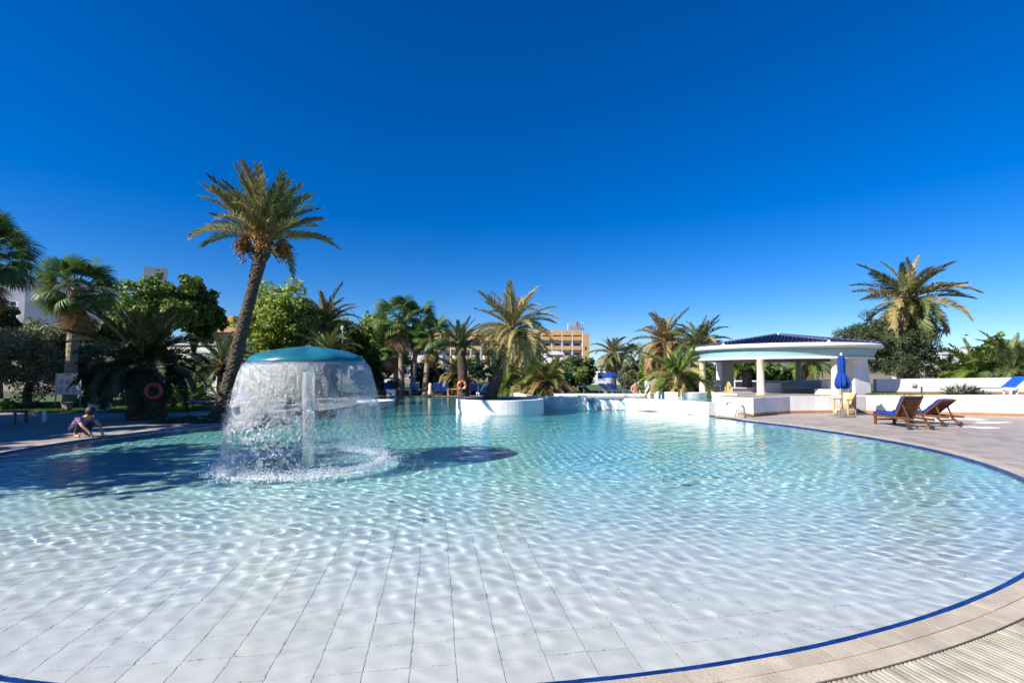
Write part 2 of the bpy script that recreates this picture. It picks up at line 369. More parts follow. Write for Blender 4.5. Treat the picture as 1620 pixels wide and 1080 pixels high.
# ------------------------------------------------------------------ pool basin: walls and floor
def floor_z(y, x=0.0):
    s = np.interp(y, [0, 2.7, 9.0, 13.0, 18.0, 21.0, 26.0, 60], [-0.13, -0.14, -0.47, -0.66, -0.85, -1.2, -1.6, -1.65])
    return s
mb = MB()
vs_ = []; fs_ = []
for i, p in enumerate(OUT):
    vs_ += [(p[0], p[1], ZD - 0.05), (p[0], p[1], -0.10), (p[0], p[1], -1.9)]
for i in range(n):
    j = (i + 1) % n
    fs_.append((i * 3 + 1, j * 3 + 1, j * 3 + 2, i * 3 + 2))
basin = MB().add(vs_, fs_).build('pool_wall', M['poolwall']); tag(basin, kind='structure')
MB().add(vs_, [(i * 3, (i + 1) % n * 3, (i + 1) % n * 3 + 1, i * 3 + 1) for i in range(len(ARC))]).build('waterline_trim', M['poolwall'], basin)

# tile frame: columns run towards a point left of the camera axis
TA = R(9.0); ex = Vector((math.cos(TA), math.sin(TA), 0)); ey = Vector((-math.sin(TA), math.cos(TA), 0)); TS = 0.285
# under-sheet (grout)
xs = np.linspace(-13, 11, 25); ys = np.array([1.5, 2.7, 9.0, 13.0, 18.0, 21.0, 26.0, 37.0])
V = [(x, y, float(floor_z(y)) - 0.008) for y in ys for x in xs]
F = [(j * 25 + i, j * 25 + i + 1, (j + 1) * 25 + i + 1, (j + 1) * 25 + i) for j in range(len(ys) - 1) for i in range(24)]
def depth_tint_mat(name, grout):
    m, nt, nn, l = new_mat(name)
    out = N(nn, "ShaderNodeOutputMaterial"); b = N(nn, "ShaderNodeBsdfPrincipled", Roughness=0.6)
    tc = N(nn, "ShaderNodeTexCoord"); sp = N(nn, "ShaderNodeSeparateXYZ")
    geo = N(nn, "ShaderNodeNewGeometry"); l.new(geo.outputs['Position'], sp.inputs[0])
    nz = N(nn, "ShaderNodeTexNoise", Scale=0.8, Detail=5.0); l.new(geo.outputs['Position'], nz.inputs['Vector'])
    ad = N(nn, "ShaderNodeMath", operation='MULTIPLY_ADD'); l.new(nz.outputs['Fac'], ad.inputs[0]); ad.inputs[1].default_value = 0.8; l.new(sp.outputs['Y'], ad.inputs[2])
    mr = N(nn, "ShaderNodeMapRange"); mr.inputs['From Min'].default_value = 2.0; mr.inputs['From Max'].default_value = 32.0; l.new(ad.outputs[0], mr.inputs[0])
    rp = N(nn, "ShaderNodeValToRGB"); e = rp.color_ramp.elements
    stops = DEPTH_TINT
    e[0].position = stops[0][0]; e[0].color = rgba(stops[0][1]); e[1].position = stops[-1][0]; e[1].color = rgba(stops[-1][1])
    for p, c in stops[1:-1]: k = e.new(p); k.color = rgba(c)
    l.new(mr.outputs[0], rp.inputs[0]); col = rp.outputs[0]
    if grout:
        gt = N(nn, "ShaderNodeMath", operation='LESS_THAN'); l.new(sp.outputs['Y'], gt.inputs[0]); gt.inputs[1].default_value = 6.75
        mx = N(nn, "ShaderNodeMix", data_type='RGBA'); l.new(gt.outputs[0], mx.inputs[0]); l.new(col, mx.inputs[6]); mx.inputs[7].default_value = (0.22, 0.23, 0.24, 1); col = mx.outputs[2]
    else:
        oi = N(nn, "ShaderNodeObjectInfo"); m2 = N(nn, "ShaderNodeMapRange"); m2.inputs['To Min'].default_value = 0.96; m2.inputs['To Max'].default_value = 1.03; l.new(oi.outputs['Random'], m2.inputs[0])
        cb = N(nn, "ShaderNodeCombineColor"); [l.new(m2.outputs[0], cb.inputs[i]) for i in range(3)]
        mx = N(nn, "ShaderNodeMix", data_type='RGBA', blend_type='MULTIPLY'); mx.inputs[0].default_value = 1.0; l.new(col, mx.inputs[6]); l.new(cb.outputs[0], mx.inputs[7]); col = mx.outputs[2]
    l.new(col, b.inputs['Base Color']); l.new(b.outputs[0], out.inputs[0]); return m
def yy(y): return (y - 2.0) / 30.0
# white tile base; light absorption by deeper water is painted into it as turquoise
DEPTH_TINT = [(yy(3.6), (0.90, 0.885, 0.83)), (yy(5.2), (0.80, 0.87, 0.83)), (yy(7.2), (0.60, 0.84, 0.80)), (yy(10.0), (0.37, 0.79, 0.75)), (yy(16), (0.19, 0.66, 0.65)), (yy(21), (0.10, 0.53, 0.53)), (yy(27), (0.03, 0.34, 0.35))]
M['pooltile'] = depth_tint_mat('pool_floor_depth_tint', False)
M['pool_floor'] = depth_tint_mat('pool_floor_bed', True)

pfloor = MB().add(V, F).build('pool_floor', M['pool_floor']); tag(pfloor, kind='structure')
receivers = [pfloor, basin]
# tiles proper
cells = []
for i in range(-70, 70):
    for j in range(-20, 60):
        c = ex * (i + 0.5) * TS + ey * (j + 0.5) * TS + Vector((0.02, 2.6, 0))
        if c.y < 2.2 or c.y > 6.9: continue
        if (c - C0).length > RP + 0.35: continue
        cells.append(((c.x ** 2 + c.y ** 2) ** 0.5 + max(0, abs(c.x) - 1.06 * c.y) * 5, c))
cells.sort(key=lambda t: t[0])
def tile_pts(c, g=0.0016):
    h = TS / 2 - g; r = []
    for (a, b_) in ((-1, -1), (1, -1), (1, 1), (-1, 1)):
        p = ex * a * h + ey * b_ * h; r.append(Vector((p.x, p.y, float(floor_z(c.y + p.y)) - float(floor_z(c.y)))))
    return r
tile_me = {}
def tile_mesh(c):
    k = int(c.y > 9.0) + 2 * int(c.y > 2.9)
    q = tile_pts(c); key = tuple(round(p.z, 3) for p in q)
    if key not in tile_me:
        t = q; e = [p * 0.985 for p in q]
        vv = [p + Vector((0, 0, -0.007)) for p in t] + [p + Vector((0, 0, -0.0015)) for p in t] + [Vector((a.x, a.y, b_.z)) for a, b_ in zip(e, t)]
        ff = [(8, 9, 10, 11)] + [(i, (i + 1) % 4, (i + 1) % 4 + 4, i + 4) for i in range(4)] + [(i + 4, (i + 1) % 4 + 4, (i + 1) % 4 + 8, i + 8) for i in range(4)]
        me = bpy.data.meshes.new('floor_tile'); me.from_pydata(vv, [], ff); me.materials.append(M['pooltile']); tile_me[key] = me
    return tile_me[key]
near = 0; far_mb = MB()
for (dd, c) in cells:
    z = float(floor_z(c.y))
    vis = abs(c.x) < 1.1 * c.y + 0.3 and c.y > 2.55
    jit = random.uniform(-0.0012, 0.0012)
    if near < 300 and vis:
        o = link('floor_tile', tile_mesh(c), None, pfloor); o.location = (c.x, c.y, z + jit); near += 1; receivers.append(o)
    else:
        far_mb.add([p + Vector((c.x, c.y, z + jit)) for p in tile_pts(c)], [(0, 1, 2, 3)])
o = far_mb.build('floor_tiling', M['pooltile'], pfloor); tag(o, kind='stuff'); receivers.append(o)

# ------------------------------------------------------------------ water
def water_mat(name, colr):
    m, nt, nn, l = new_mat(name)
    out = N(nn, "ShaderNodeOutputMaterial"); g = N(nn, "ShaderNodeBsdfGlass", IOR=1.333, Roughness=0.0); g.inputs['Color'].default_value = rgba(colr)
    geo = N(nn, "ShaderNodeNewGeometry"); mp = N(nn, "ShaderNodeMapping"); mp.inputs['Scale'].default_value = (0.8, 1.3, 1); l.new(geo.outputs['Position'], mp.inputs[0])
    nz = N(nn, "ShaderNodeTexNoise", Scale=9.0, Detail=3.0, Roughness=0.55); l.new(mp.outputs[0], nz.inputs['Vector'])
    bp = N(nn, "ShaderNodeBump", Strength=0.22, Distance=0.03); l.new(nz.outputs['Fac'], bp.inputs['Height']); l.new(bp.outputs[0], g.inputs['Normal'])
    l.new(g.outputs[0], out.inputs['Surface']); return m
M['water'] = water_mat('pool_water', (0.965, 0.995, 1.0))
def waves(X, Y, seed=3, amp=1.0):
    r = np.random.default_rng(seed); Z = np.zeros_like(X)
    base = R(75)
    for lam_lo, lam_hi, cnt, steep in ((0.9, 1.9, 7, 0.007), (0.34, 0.8, 14, 0.015), (0.13, 0.34, 34, 0.021)):
        for _ in range(cnt):
            lam = math.exp(r.uniform(math.log(lam_lo), math.log(lam_hi))); k = 2 * math.pi / lam
            a = base + r.normal(0, 0.95); ph = r.uniform(0, 6.28)
            A = steep * lam / (2 * math.pi) * r.uniform(0.6, 1.3)
            # slow warp so that the trains do not repeat
            wx = X + 0.25 * np.sin(0.55 * Y + ph) ; wy = Y + 0.25 * np.sin(0.48 * X + 2 * ph)
            env = 0.65 + 0.35 * np.sin(0.9 * (X * math.sin(a) - Y * math.cos(a)) + ph * 3)
            Z += A * env * np.sin(k * (wx * math.cos(a) + wy * math.sin(a)) + ph)
    patch = 1 + 0.22 * np.sin(0.7 * X + 0.9 * np.sin(0.5 * Y)) * np.sin(0.8 * Y + 1.1 * np.sin(0.45 * X)) + 0.12 * np.sin(1.9 * X - 1.3 * Y)
    return Z * amp * patch
FX = G(486, 731); FX = Vector((FX.x, FX.y, 0))
def grid_axis():
    ys_ = [2.2]; 
    while ys_[-1] < 36.5: ys_.append(ys_[-1] + max(0.014, 0.0046 * ys_[-1]))
    return np.array(ys_)
ys = grid_axis(); nx = 1150
T = np.linspace(-1, 1, nx)
V = []; 
Yg, Tg = np.meshgrid(ys, T, indexing='ij')
Xg = Tg * (1.16 * Yg + 0.8)
Xg = np.clip(Xg, -12.2 - 0.002 * np.arange(nx)[None, :][:, ::-1] * 0, 10.6)
# outside the basin the sheet runs on under the deck
Xg = np.where(Yg > 9, -0.8 + Tg * 11.6, Xg); 
bl = np.clip((Yg - 6) / 3.0, 0, 1); Xa = Tg * (1.16 * Yg + 0.8); Xb = -0.8 + Tg * 11.6
Xg = Xa * (1 - bl) + Xb * bl
Zg = waves(Xg, Yg)
rf = np.hypot(Xg - FX.x, Yg - FX.y)
Zg += 0.004 * np.exp(-((rf - 1.75) / 0.35) ** 2) * np.sin(rf * 30 + 3 * np.sin(5 * np.arctan2(Yg - FX.y, Xg - FX.x))) + 0.006 * np.exp(-np.maximum(rf - 1.6, 0) / 1.6) * np.sin(rf * 16)
Zg *= np.interp(Yg, [2.2, 3.0, 4.0, 5.5, 9.0, 13.0, 20.0, 36.0], [0.12, 0.24, 0.55, 0.88, 0.9, 0.78, 0.68, 0.62])
ny = len(ys)
Vt = np.stack([Xg, Yg, Zg], -1).reshape(-1, 3)
idx = np.arange(ny * nx).reshape(ny, nx)
F = np.stack([idx[:-1, :-1], idx[:-1, 1:], idx[1:, 1:], idx[1:, :-1]], -1).reshape(-1, 4)
me = np_mesh('pool_water', Vt, F, smooth=True)
water = link('pool_water', me, M['water']); tag(water, kind='structure')
casters = [water]
# ------------------------------------------------------------------ coping, grate, paving
cop = empty('pool_coping', (C0.x, C0.y, 0), 'beige stone coping ring curving round the pool rim', 'coping')
def ring_piece(th0, th1, r0, r1, z0, z1, nsub=2):
    # a tile between two angles and radii, relative to C0; th in degrees
    vs = []
    for k in range(nsub + 1):
        th = th0 + (th1 - th0) * k / nsub; base = rpool(th)
        for (r, z) in ((r0, z0), (r1, z0), (r1, z1), (r0, z1)):
            a = R(th); vs.append(((base + r) * math.cos(a), (base + r) * math.sin(a), z))
    fs = []
    for k in range(nsub):
        for q in range(4): fs.append((k * 4 + q, (k + 1) * 4 + q, (k + 1) * 4 + (q + 1) % 4, k * 4 + (q + 1) % 4))
    fs.append((0, 1, 2, 3)); e = nsub * 4; fs.append((e + 3, e + 2, e + 1, e))
    return vs, fs
th = 159.0; gap = 0.013
while th < 386:
    w = 1.78
    for (r0, r1, sh) in ((-0.012, 0.116, 0.0), (0.121, 0.25, 0.9)):
        vs, fs = ring_piece(th + sh + gap, th + sh + w - gap, r0, r1, ZD - 0.07 if r0 < 0 else ZD - 0.03, ZD + random.uniform(-0.0015, 0.0015))
        MB().add(vs, fs).build('coping_tile', M['coping'], cop)
    th += w
bed = MB()
for t0 in np.arange(158, 388, 2.0):
    vs, fs = ring_piece(t0, t0 + 2.0, -0.008, 0.255, ZD - 0.05, ZD - 0.003, 2); bed.add(vs, fs)
bed.build('mortar_bed', M['joint'], cop)
# blue trim lip just under the coping edge
t0 = 158.0
while t0 < 387:
    vs, fs = ring_piece(t0 + 0.007, t0 + 1.05 - 0.007, -0.062 + random.uniform(-.0015, .0015), -0.0125, -0.12, 0.042 + random.uniform(-.001, .001), 1)
    MB().add(vs, fs).build('trim_tile', M['bluetile'], cop); t0 += 1.05
# drain grate, lower right
grate = empty('drain_grate', (C0.x, C0.y, 0), 'slatted beige overflow grate beside the coping at lower right', 'grate')
ch = MB()
for (ra, rb, za, zb) in ((GR0 - 0.03, GR1 + 0.03, ZD - 0.14, ZD - 0.12), (GR0 - 0.03, GR0 - 0.006, ZD - 0.12, ZD - 0.012), (GR1 + 0.004, GR1 + 0.03, ZD - 0.12, ZD - 0.013)):
    vs, fs = ring_piece(G0 - 1.2, G1 + 1.2, ra, rb, za, zb, 40); ch.add(vs, fs)
ch.build('channel', M['channel'], grate)
nsl = 0; t = G0
sl_far = MB()
slats = []
while t < G1 - 0.1:
    slats.append(t); t += 0.20
slats.sort(key=lambda t: abs(t - 297))
for k, t in enumerate(slats):
    vs, fs = ring_piece(t, t + 0.105, GR0, GR1, ZD - 0.024, ZD - 0.0005 + random.uniform(-.001, .001), 1)
    if k < 296: MB().add(vs, fs).build('slat', M['grate'], grate)
    else: sl_far.add(vs, fs)
if sl_far.v: tag(sl_far.build('slat_run', M['grate'], grate), kind='stuff')
rail = MB()
for rr in (GR0 + 0.12, GR0 + 0.26):
    vs, fs = ring_piece(G0, G1, rr, rr + 0.012, ZD - 0.028, ZD - 0.014, 60); rail.add(vs, fs)
rail.build('cross_rail', M['grate'], grate)

# paving tiles on the right-hand terrace
PA = R(-14.0); px_ = Vector((math.cos(PA), math.sin(PA), 0)); py_ = Vector((-math.sin(PA), math.cos(PA), 0)); PS = 0.42
def clip(poly, nrm, d):
    out = []
    for i in range(len(poly)):
        a, b_ = poly[i], poly[(i + 1) % len(poly)]; da = a.dot(nrm) - d; db = b_.dot(nrm) - d
        if da >= 0: out.append(a)
        if da * db < 0: out.append(a + (b_ - a) * (da / (da - db)))
    return out
FW = [Vector((9.4, 18.9, 0)), Vector((11.7, 20.4, 0)), Vector((14.1, 20.72, 0)), Vector((15.1, 20.66, 0)), Vector((20.2, 19.04, 0)), Vector((34, 12.6, 0))]
def behind_wall(c):
    for a, b_ in zip(FW[:-1], FW[1:]):
        if a.x <= c.x < b_.x:
            t = (c.x - a.x) / (b_.x - a.x); return c.y > a.y + (b_.y - a.y) * t + 0.2
    return c.x < 9.4 and c.y > 19.2
cand = []; jb = MB()
for i in range(-10, 70):
    for j in range(-20, 60):
        c = Vector((2, 0, 0)) + px_ * (i + 0.5 * (j % 2)) * PS + py_ * j * PS
        th = math.degrees(math.atan2(c.y - C0.y, c.x - C0.x)) % 360
        rr = (c - C0).length
        inner_r = rpool(th if th > 130 else th + 360) + (0.742 if G0 < th < G1 else 0.258)
        if rr < inner_r - 0.3 or behind_wall(c) or c.y < 0.8 or c.x > 1.12 * c.y + 1.0 or c.x > 24 or c.x < 1.0: continue
        if not (270 < th or th < 40): continue
        h = PS / 2 - 0.0045
        pass
        poly = [c + px_ * a * h + py_ * b_ * h for (a, b_) in ((-1, -1), (1, -1), (1, 1), (-1, 1))]
        nr = (c - C0).normalized(); poly = clip(poly, nr, C0.dot(nr) + inner_r)
        if len(poly) < 3: continue
        cand.append((c.length, c, poly, len(poly) == 4 and rr > inner_r + 0.32))
cand.sort(key=lambda t: t[0])
pav_far = MB(); sq_me = None; k = 0
for (_, c, poly, whole) in cand:
    zt = ZD + random.uniform(-0.0015, 0.0015)
    if k < 290:
        MB().prism([p - c for p in poly], -0.011, 0.0).build('paving_tile', M['deck'], deck, loc=(c.x, c.y, zt)); k += 1
    else: pav_far.prism(poly, ZD - 0.011, zt)
for (_, c, poly, whole) in cand:
    n_ = len(poly); jb.add([Vector((c.x, c.y, ZD - 0.0075)) + Vector((q.x - c.x, q.y - c.y, 0)) * (1.022 if whole else 1.0) for q in poly], [tuple(range(n_))])
tag(jb.build('joint_bed', M['joint'], deck), kind='stuff')
tag(pav_far.build('paving_tiles', M['deck'], deck), kind='stuff')
# ------------------------------------------------------------------ curved walls behind the pool
def wall_strip(pts, thick, z0, z1, side=1):
    """vertical wall along a polyline with mitred thickness on the far side"""
    P2 = [Vector((p[0], p[1], 0)) for p in pts]; off = []
    for i, p in enumerate(P2):
        t = (P2[min(i + 1, len(P2) - 1)] - P2[max(i - 1, 0)]).normalized(); nrm = Vector((-t.y, t.x, 0)) * side
        off.append(p + nrm * thick)
    vs = []; m = len(P2)
    zz = z1 if hasattr(z1, '__len__') else [z1] * m
    for i in range(m):
        vs += [(P2[i].x, P2[i].y, z0), (P2[i].x, P2[i].y, zz[i]), (off[i].x, off[i].y, zz[i]), (off[i].x, off[i].y, z0)]
    fs = []
    for i in range(m - 1):
        for q in range(3): fs.append((i * 4 + q, i * 4 + q + 1, i * 4 + 4 + q + 1, i * 4 + 4 + q))
    fs += [(0, 3, 2, 1), tuple((m - 1) * 4 + q for q in range(4))]
    return MB().add(vs, fs)
def smooth_line(pts, n=6):
    P2 = [Vector((p[0], p[1], 0)) for p in pts]; out = []
    for i in range(len(P2) - 1):
        p0 = P2[max(i - 1, 0)]; p1 = P2[i]; p2 = P2[i + 1]; p3 = P2[min(i + 2, len(P2) - 1)]
        for k in range(n):
            t = k / n; out.append(0.5 * ((2 * p1) + (p2 - p0) * t + (2 * p0 - 5 * p1 + 4 * p2 - p3) * t * t + (3 * p1 - p0 - 3 * p2 + p3) * t ** 3))
    out.append(P2[-1]); return out
wl = smooth_line(WALL, 6)
iA = min(range(len(wl)), key=lambda i: abs(wl[i].x - 5.35)); iB = min(range(len(wl)), key=lambda i: abs(wl[i].x - 3.45))
rw = empty('raised_pool_wall', (wl[0].x, wl[0].y, 0), 'curved white rendered wall holding the upper pool behind the turquoise basin', 'wall')
def under(o): o.location = (-wl[0].x, -wl[0].y, 0); o.parent = rw; return o
under(wall_strip(wl[6:iA + 1], 0.34, -1.9, 0.55, -1).build('wall_section', M['plaster']))
under(wall_strip(wl[iB:], 0.34, -1.9, 0.57, -1).build('wall_section', M['plaster']))
under(wall_strip([p + Vector((0.02, 0.10, 0)) for p in wl[iA:iB + 1]], 0.30, -1.9, 0.455, -1).build('spillway', M['plaster']))
# blue tiled chute in the spillway
a_ = wl[iB] * 0.72 + wl[iA] * 0.28; b_ = wl[iB] * 0.97 + wl[iA] * 0.03
M['chute'] = mat('aqua_tile', (0.10, 0.42, 0.52), 0.3, 0.15, 6.0)
dv = (b_ - a_).normalized(); nn_ = Vector((dv.y, -dv.x, 0)); nn_ = nn_ if nn_.y < 0 else -nn_
under(MB().bar(a_ + nn_ * 0.07 + Vector((0, 0, 0.17)), b_ + nn_ * 0.07 + Vector((0, 0, 0.17)), 0.06, 0.5).build('tiled_chute', M['chute']))
under(MB().bar(b_ - dv * 0.05 + nn_ * 0.05 + Vector((0, 0, .18)), b_ + dv * 0.35 + nn_ * 0.05 + Vector((0, 0, 0.18)), 0.22, 0.98).build('pedestal', M['plaster'], bevel=0.02))

# thin falling water
def film_mat(name, seed, white=0.25, density=0.35, rough=0.12, bscale=14.0, bstr=0.9, tint=(0.86, 0.95, 0.97)):
    m, nt, n, l = new_mat(name)
    out = N(n, "ShaderNodeOutputMaterial"); tr = N(n, "ShaderNodeBsdfTransparent"); tr.inputs[0].default_value = rgba(tint)
    gl = N(n, "ShaderNodeBsdfGlossy", Roughness=rough); gl.inputs[0].default_value = (0.95, 0.97, 1, 1)
    tc = N(n, "ShaderNodeTexCoord"); mp = N(n, "ShaderNodeMapping"); mp.inputs['Scale'].default_value = (1, 1, 0.55); mp.inputs['Location'].default_value = (seed, 0, 0); l.new(tc.outputs['Object'], mp.inputs[0])
    nz = N(n, "ShaderNodeTexNoise", Scale=bscale, Detail=5.0, Roughness=0.65); l.new(mp.outputs[0], nz.inputs['Vector'])
    bp = N(n, "ShaderNodeBump", Strength=bstr, Distance=0.05); l.new(nz.outputs['Fac'], bp.inputs['Height']); l.new(bp.outputs[0], gl.inputs['Normal'])
    fr = N(n, "ShaderNodeFresnel", IOR=1.4); l.new(bp.outputs[0], fr.inputs['Normal'])
    ma = N(n, "ShaderNodeMath", operation='MULTIPLY_ADD'); l.new(fr.outputs[0], ma.inputs[0]); ma.inputs[1].default_value = 0.50; ma.inputs[2].default_value = density * 0.4; ma.use_clamp = True
    m1 = N(n, "ShaderNodeMixShader"); l.new(ma.outputs[0], m1.inputs[0]); l.new(tr.outputs[0], m1.inputs[1]); l.new(gl.outputs[0], m1.inputs[2])
    df = N(n, "ShaderNodeBsdfDiffuse"); df.inputs[0].default_value = (0.78, 0.84, 0.88, 1); tl = N(n, "ShaderNodeBsdfTranslucent"); tl.inputs[0].default_value = (0.78, 0.84, 0.88, 1)
    m2 = N(n, "ShaderNodeMixShader"); m2.inputs[0].default_value = 0.5; l.new(df.outputs[0], m2.inputs[1]); l.new(tl.outputs[0], m2.inputs[2])
    n2 = N(n, "ShaderNodeTexNoise", Scale=bscale * 0.6, Detail=6.0, Roughness=0.7); l.new(mp.outputs[0], n2.inputs['Vector'])
    rp = N(n, "ShaderNodeMapRange"); rp.inputs['From Min'].default_value = 0.45; rp.inputs['From Max'].default_value = 0.75; rp.inputs['To Min'].default_value = white * 0.35; rp.inputs['To Max'].default_value = white * 1.6; l.new(n2.outputs['Fac'], rp.inputs[0])
    m3 = N(n, "ShaderNodeMixShader"); l.new(rp.outputs[0], m3.inputs[0]); l.new(m1.outputs[0], m3.inputs[1]); l.new(m2.outputs[0], m3.inputs[2])
    l.new(m3.outputs[0], out.inputs[0]); return m
M['film'] = film_mat('falling_water_film', 0.0, white=0.10, density=0.05, bscale=18.0, bstr=0.9, rough=0.20, tint=(0.80, 0.85, 0.875))
M['stream'] = film_mat('spilling_water', 3.0, white=0.30, density=0.5, tint=(0.55, 0.85, 0.90))
sp_o = empty('spilling_water', (a_.x, a_.y, 0), 'thin streams of water spilling over the white upper pool wall', 'waterfall')
for k, (f0, f1) in enumerate(((0.02, 0.10), (0.16, 0.30), (0.40, 0.55), (0.62, 0.95))):
    q0 = wl[iA] + (wl[iB] - wl[iA]) * f0; q1 = wl[iA] + (wl[iB] - wl[iA]) * f1
    vs = []; fs = []
    for j in range(9):
        t = j / 8; z = 0.475 - 0.47 * t * t; o_ = nn_ * (0.04 + 0.22 * t)
        for i in range(7):
            s_ = i / 6; p = q0 + (q1 - q0) * (0.5 + (s_ - 0.5) * (1 - 0.25 * t)) + o_ + nn_ * 0.012 * math.sin(9 * s_ + k)
            vs.append((p.x - a_.x, p.y - a_.y, z))
    for j in range(8):
        for i in range(6): fs.append((j * 7 + i, j * 7 + i + 1, j * 7 + 8 + i, j * 7 + 7 + i))
    MB().add(vs, fs).build('stream', M['stream'], sp_o, smooth=True)

# upper pool: floor, water and rim
UP = [(p.x, p.y) for p in wl[2:iB + 1]]
upoly = [(8.55, 19.6), (10.35, 22.3), (10.35, 27.4), (2.4, 27.6), (2.2, 24.6)] 
front = [(p.x + 0.16, p.y + 0.24) for p in wl[7:iB + 3]]
poly = [(10.35, 22.3), (10.35, 27.4), (2.6, 27.6)] + front[::-1] + [(8.75, 19.95)]
o = MB().prism(poly, 0.10, 0.18).build('upper_pool_floor', M['chute']); tag(o, kind='structure'); receivers.append(o)
bmx = bmesh.new(); fvs = [bmx.verts.new((p[0], p[1], 0.0)) for p in poly]; bmx.faces.new(fvs)
bmesh.ops.triangulate(bmx, faces=bmx.faces[:]); 
for _ in range(5): bmesh.ops.subdivide_edges(bmx, edges=[e for e in bmx.edges if e.calc_length() > 0.16], cuts=1, use_grid_fill=True)
bmesh.ops.triangulate(bmx, faces=bmx.faces[:])
co = np.array([v.co[:] for v in bmx.verts]); zz = waves(co[:, 0], co[:, 1], 11, 0.6)
for v, z in zip(bmx.verts, zz): v.co.z = 0.485 + z
for f in bmx.faces:
    if f.normal.z < 0: f.normal_flip()
me = bpy.data.meshes.new('upper_pool_water'); bmx.to_mesh(me); bmx.free()
o = link('upper_pool_water', me, M['water'], smooth=True); tag(o, kind='structure'); casters.append(o)
rim = empty('upper_pool_rim', (5, 27.5, 0), 'low white rim along the far side of the upper pool', 'wall')
MB().bar((-2.6, 0.15, 0.30), (5.4, -0.05, 0.30), 0.3, 0.56).build('rim_section', M['plaster'], rim, bevel=0.02)

# round planter in the pool with its palm
plc = Vector((-0.56, 22.45, 0)); PR = 2.03
pl = empty('round_planter', plc, 'low round white planter standing in the pool with a leaning palm', 'planter')
MB().lathe([(PR, -1.9), (PR, 0.575), (PR - 0.02, 0.59), (PR - 0.22, 0.59), (PR - 0.24, 0.50)], n=72).build('rim_wall', M['plaster'], pl, smooth=False)
MB().lathe([(0.01, 0.56), (1.0, 0.545), (PR - 0.23, 0.51)], n=40).build('soil', M['soil'], pl)

# second planter in the upper pool
pc2 = Vector((9.05, 26.2, 0))
pl2 = empty('upper_planter', pc2, 'white curved planter beside the bar with a bushy low palm', 'planter')
MB().lathe([(1.45, 0.1), (1.5, 0.74), (1.46, 0.77), (1.3, 0.77), (1.28, 0.68)], n=48).build('rim_wall', M['plaster'], pl2)
MB().lathe([(0.01, 0.72), (1.29, 0.69)], n=32).build('soil', M['soil'], pl2)
# white fin wall left of that planter
q = P(1034, 612, 27.2)
o = MB().prism([(-0.32, 0), (0.30, 0), (0.30, 0.35)], -0.14, 0.14)
fin = MB(); fin.add([(-0.3, -.14, 0), (.4, -.14, 0), (.4, -.14, .75), (.1, -.14, 1.0), (-0.3, -.14, 0.7), (-0.3, .14, 0), (.4, .14, 0), (.4, .14, .75), (.1, .14, 1.0), (-0.3, .14, 0.7)],
    [(0, 1, 2, 3, 4), (9, 8, 7, 6, 5), (0, 5, 6, 1), (1, 6, 7, 2), (2, 7, 8, 3), (3, 8, 9, 4), (4, 9, 5, 0)])
tag(fin.build('fin_wall', M['plaster'], loc=(q.x, q.y, 0.45), bevel=0.02), 'small pointed white fin wall left of the curved planter', 'wall')

# ------------------------------------------------------------------ bar platform, terrace and walls
plat = [(8.25, 19.98), (9.4, 18.9), (10.2, 19.55), (11.7, 20.4), (12.9, 20.62), (14.1, 20.72), (15.1, 20.66), (15.4, 31.0), (10.4, 31.0), (10.4, 23.0)]
bp_ = empty('bar_platform', (9.4, 18.9, 0), 'white rendered platform with curved front under the round pool bar', 'platform')
def sub(o, par):
    o.parent = par; o.location = (-par.location.x, -par.location.y, -par.location.z); return o
sub(MB().prism(plat, -0.4, 0.77).build('platform_wall', M['plaster']), bp_)
sub(MB().prism([(8.5, 20.1), (9.5, 19.2), (11.7, 20.62), (14.1, 20.95), (15.1, 20.9), (15.2, 30.8), (10.6, 30.8), (10.6, 22.9)], 0.765, 0.776).build('paving', M['deck']), bp_)
sub(wall_strip([(p[0], p[1] - 0.012) for p in [(9.0, 19.27), (9.4, 18.9), (10.2, 19.55), (11.7, 20.4), (12.9, 20.62), (14.1, 20.72)]], 0.02, 0.05, 0.17, 1).build('skirting', M['terracotta']), bp_)
fw = [(14.1, 20.72), (15.1, 20.66), (17.6, 19.95), (20.2, 19.04), (27, 15.9), (34, 12.6)]
ter = empty('terrace_wall', (15.1, 21.4, 0), 'long white rendered retaining wall behind the wooden loungers', 'wall')
sub(wall_strip([(p[0], p[1]) for p in fw], 0.26, -0.2, [0.80, 0.80, 0.84, 0.90, 0.9, 0.9], 1).build('wall_section', M['plaster']), ter)
sub(wall_strip([(p[0], p[1] - 0.015) for p in fw], 0.02, 0.05, 0.17, 1).build('skirting', M['terracotta']), ter)
tp = MB().prism([(15.15, 20.95), (15.2, 20.9), (17.7, 20.15), (20.3, 19.25), (34, 12.9), (40, 26), (15.45, 25.2)], -0.2, 0.79).build('terrace_bed', M['soil']); tag(tp, kind='structure')
bw = [(16.9, 22.45), (19.5, 22.3), (23, 22.1), (28, 21.8), (36, 21.4)]
bkw = empty('back_terrace_wall', (16.9, 22.45, 0.7), 'upper white garden wall running right behind the planting bed', 'wall')
sub(wall_strip(bw, 0.22, 0.6, [1.47, 1.50, 1.55, 1.56, 1.56], 1).build('wall_section', M['plaster']), bkw)
sub(wall_strip([(p[0], p[1] - 0.012) for p in bw], 0.015, 0.7, 0.90, 1).build('skirting', M['terracotta']), bkw)
q = P(1445, 608, 22.3); MBo = MB().box((0, 0, 0), (0.2, 0.05, 0.15)); tag(MBo.build('wall_light', M['cream'], loc=(q.x, 22.29, q.z), bevel=0.01), 'small cream wall light on the upper white garden wall', 'wall light')
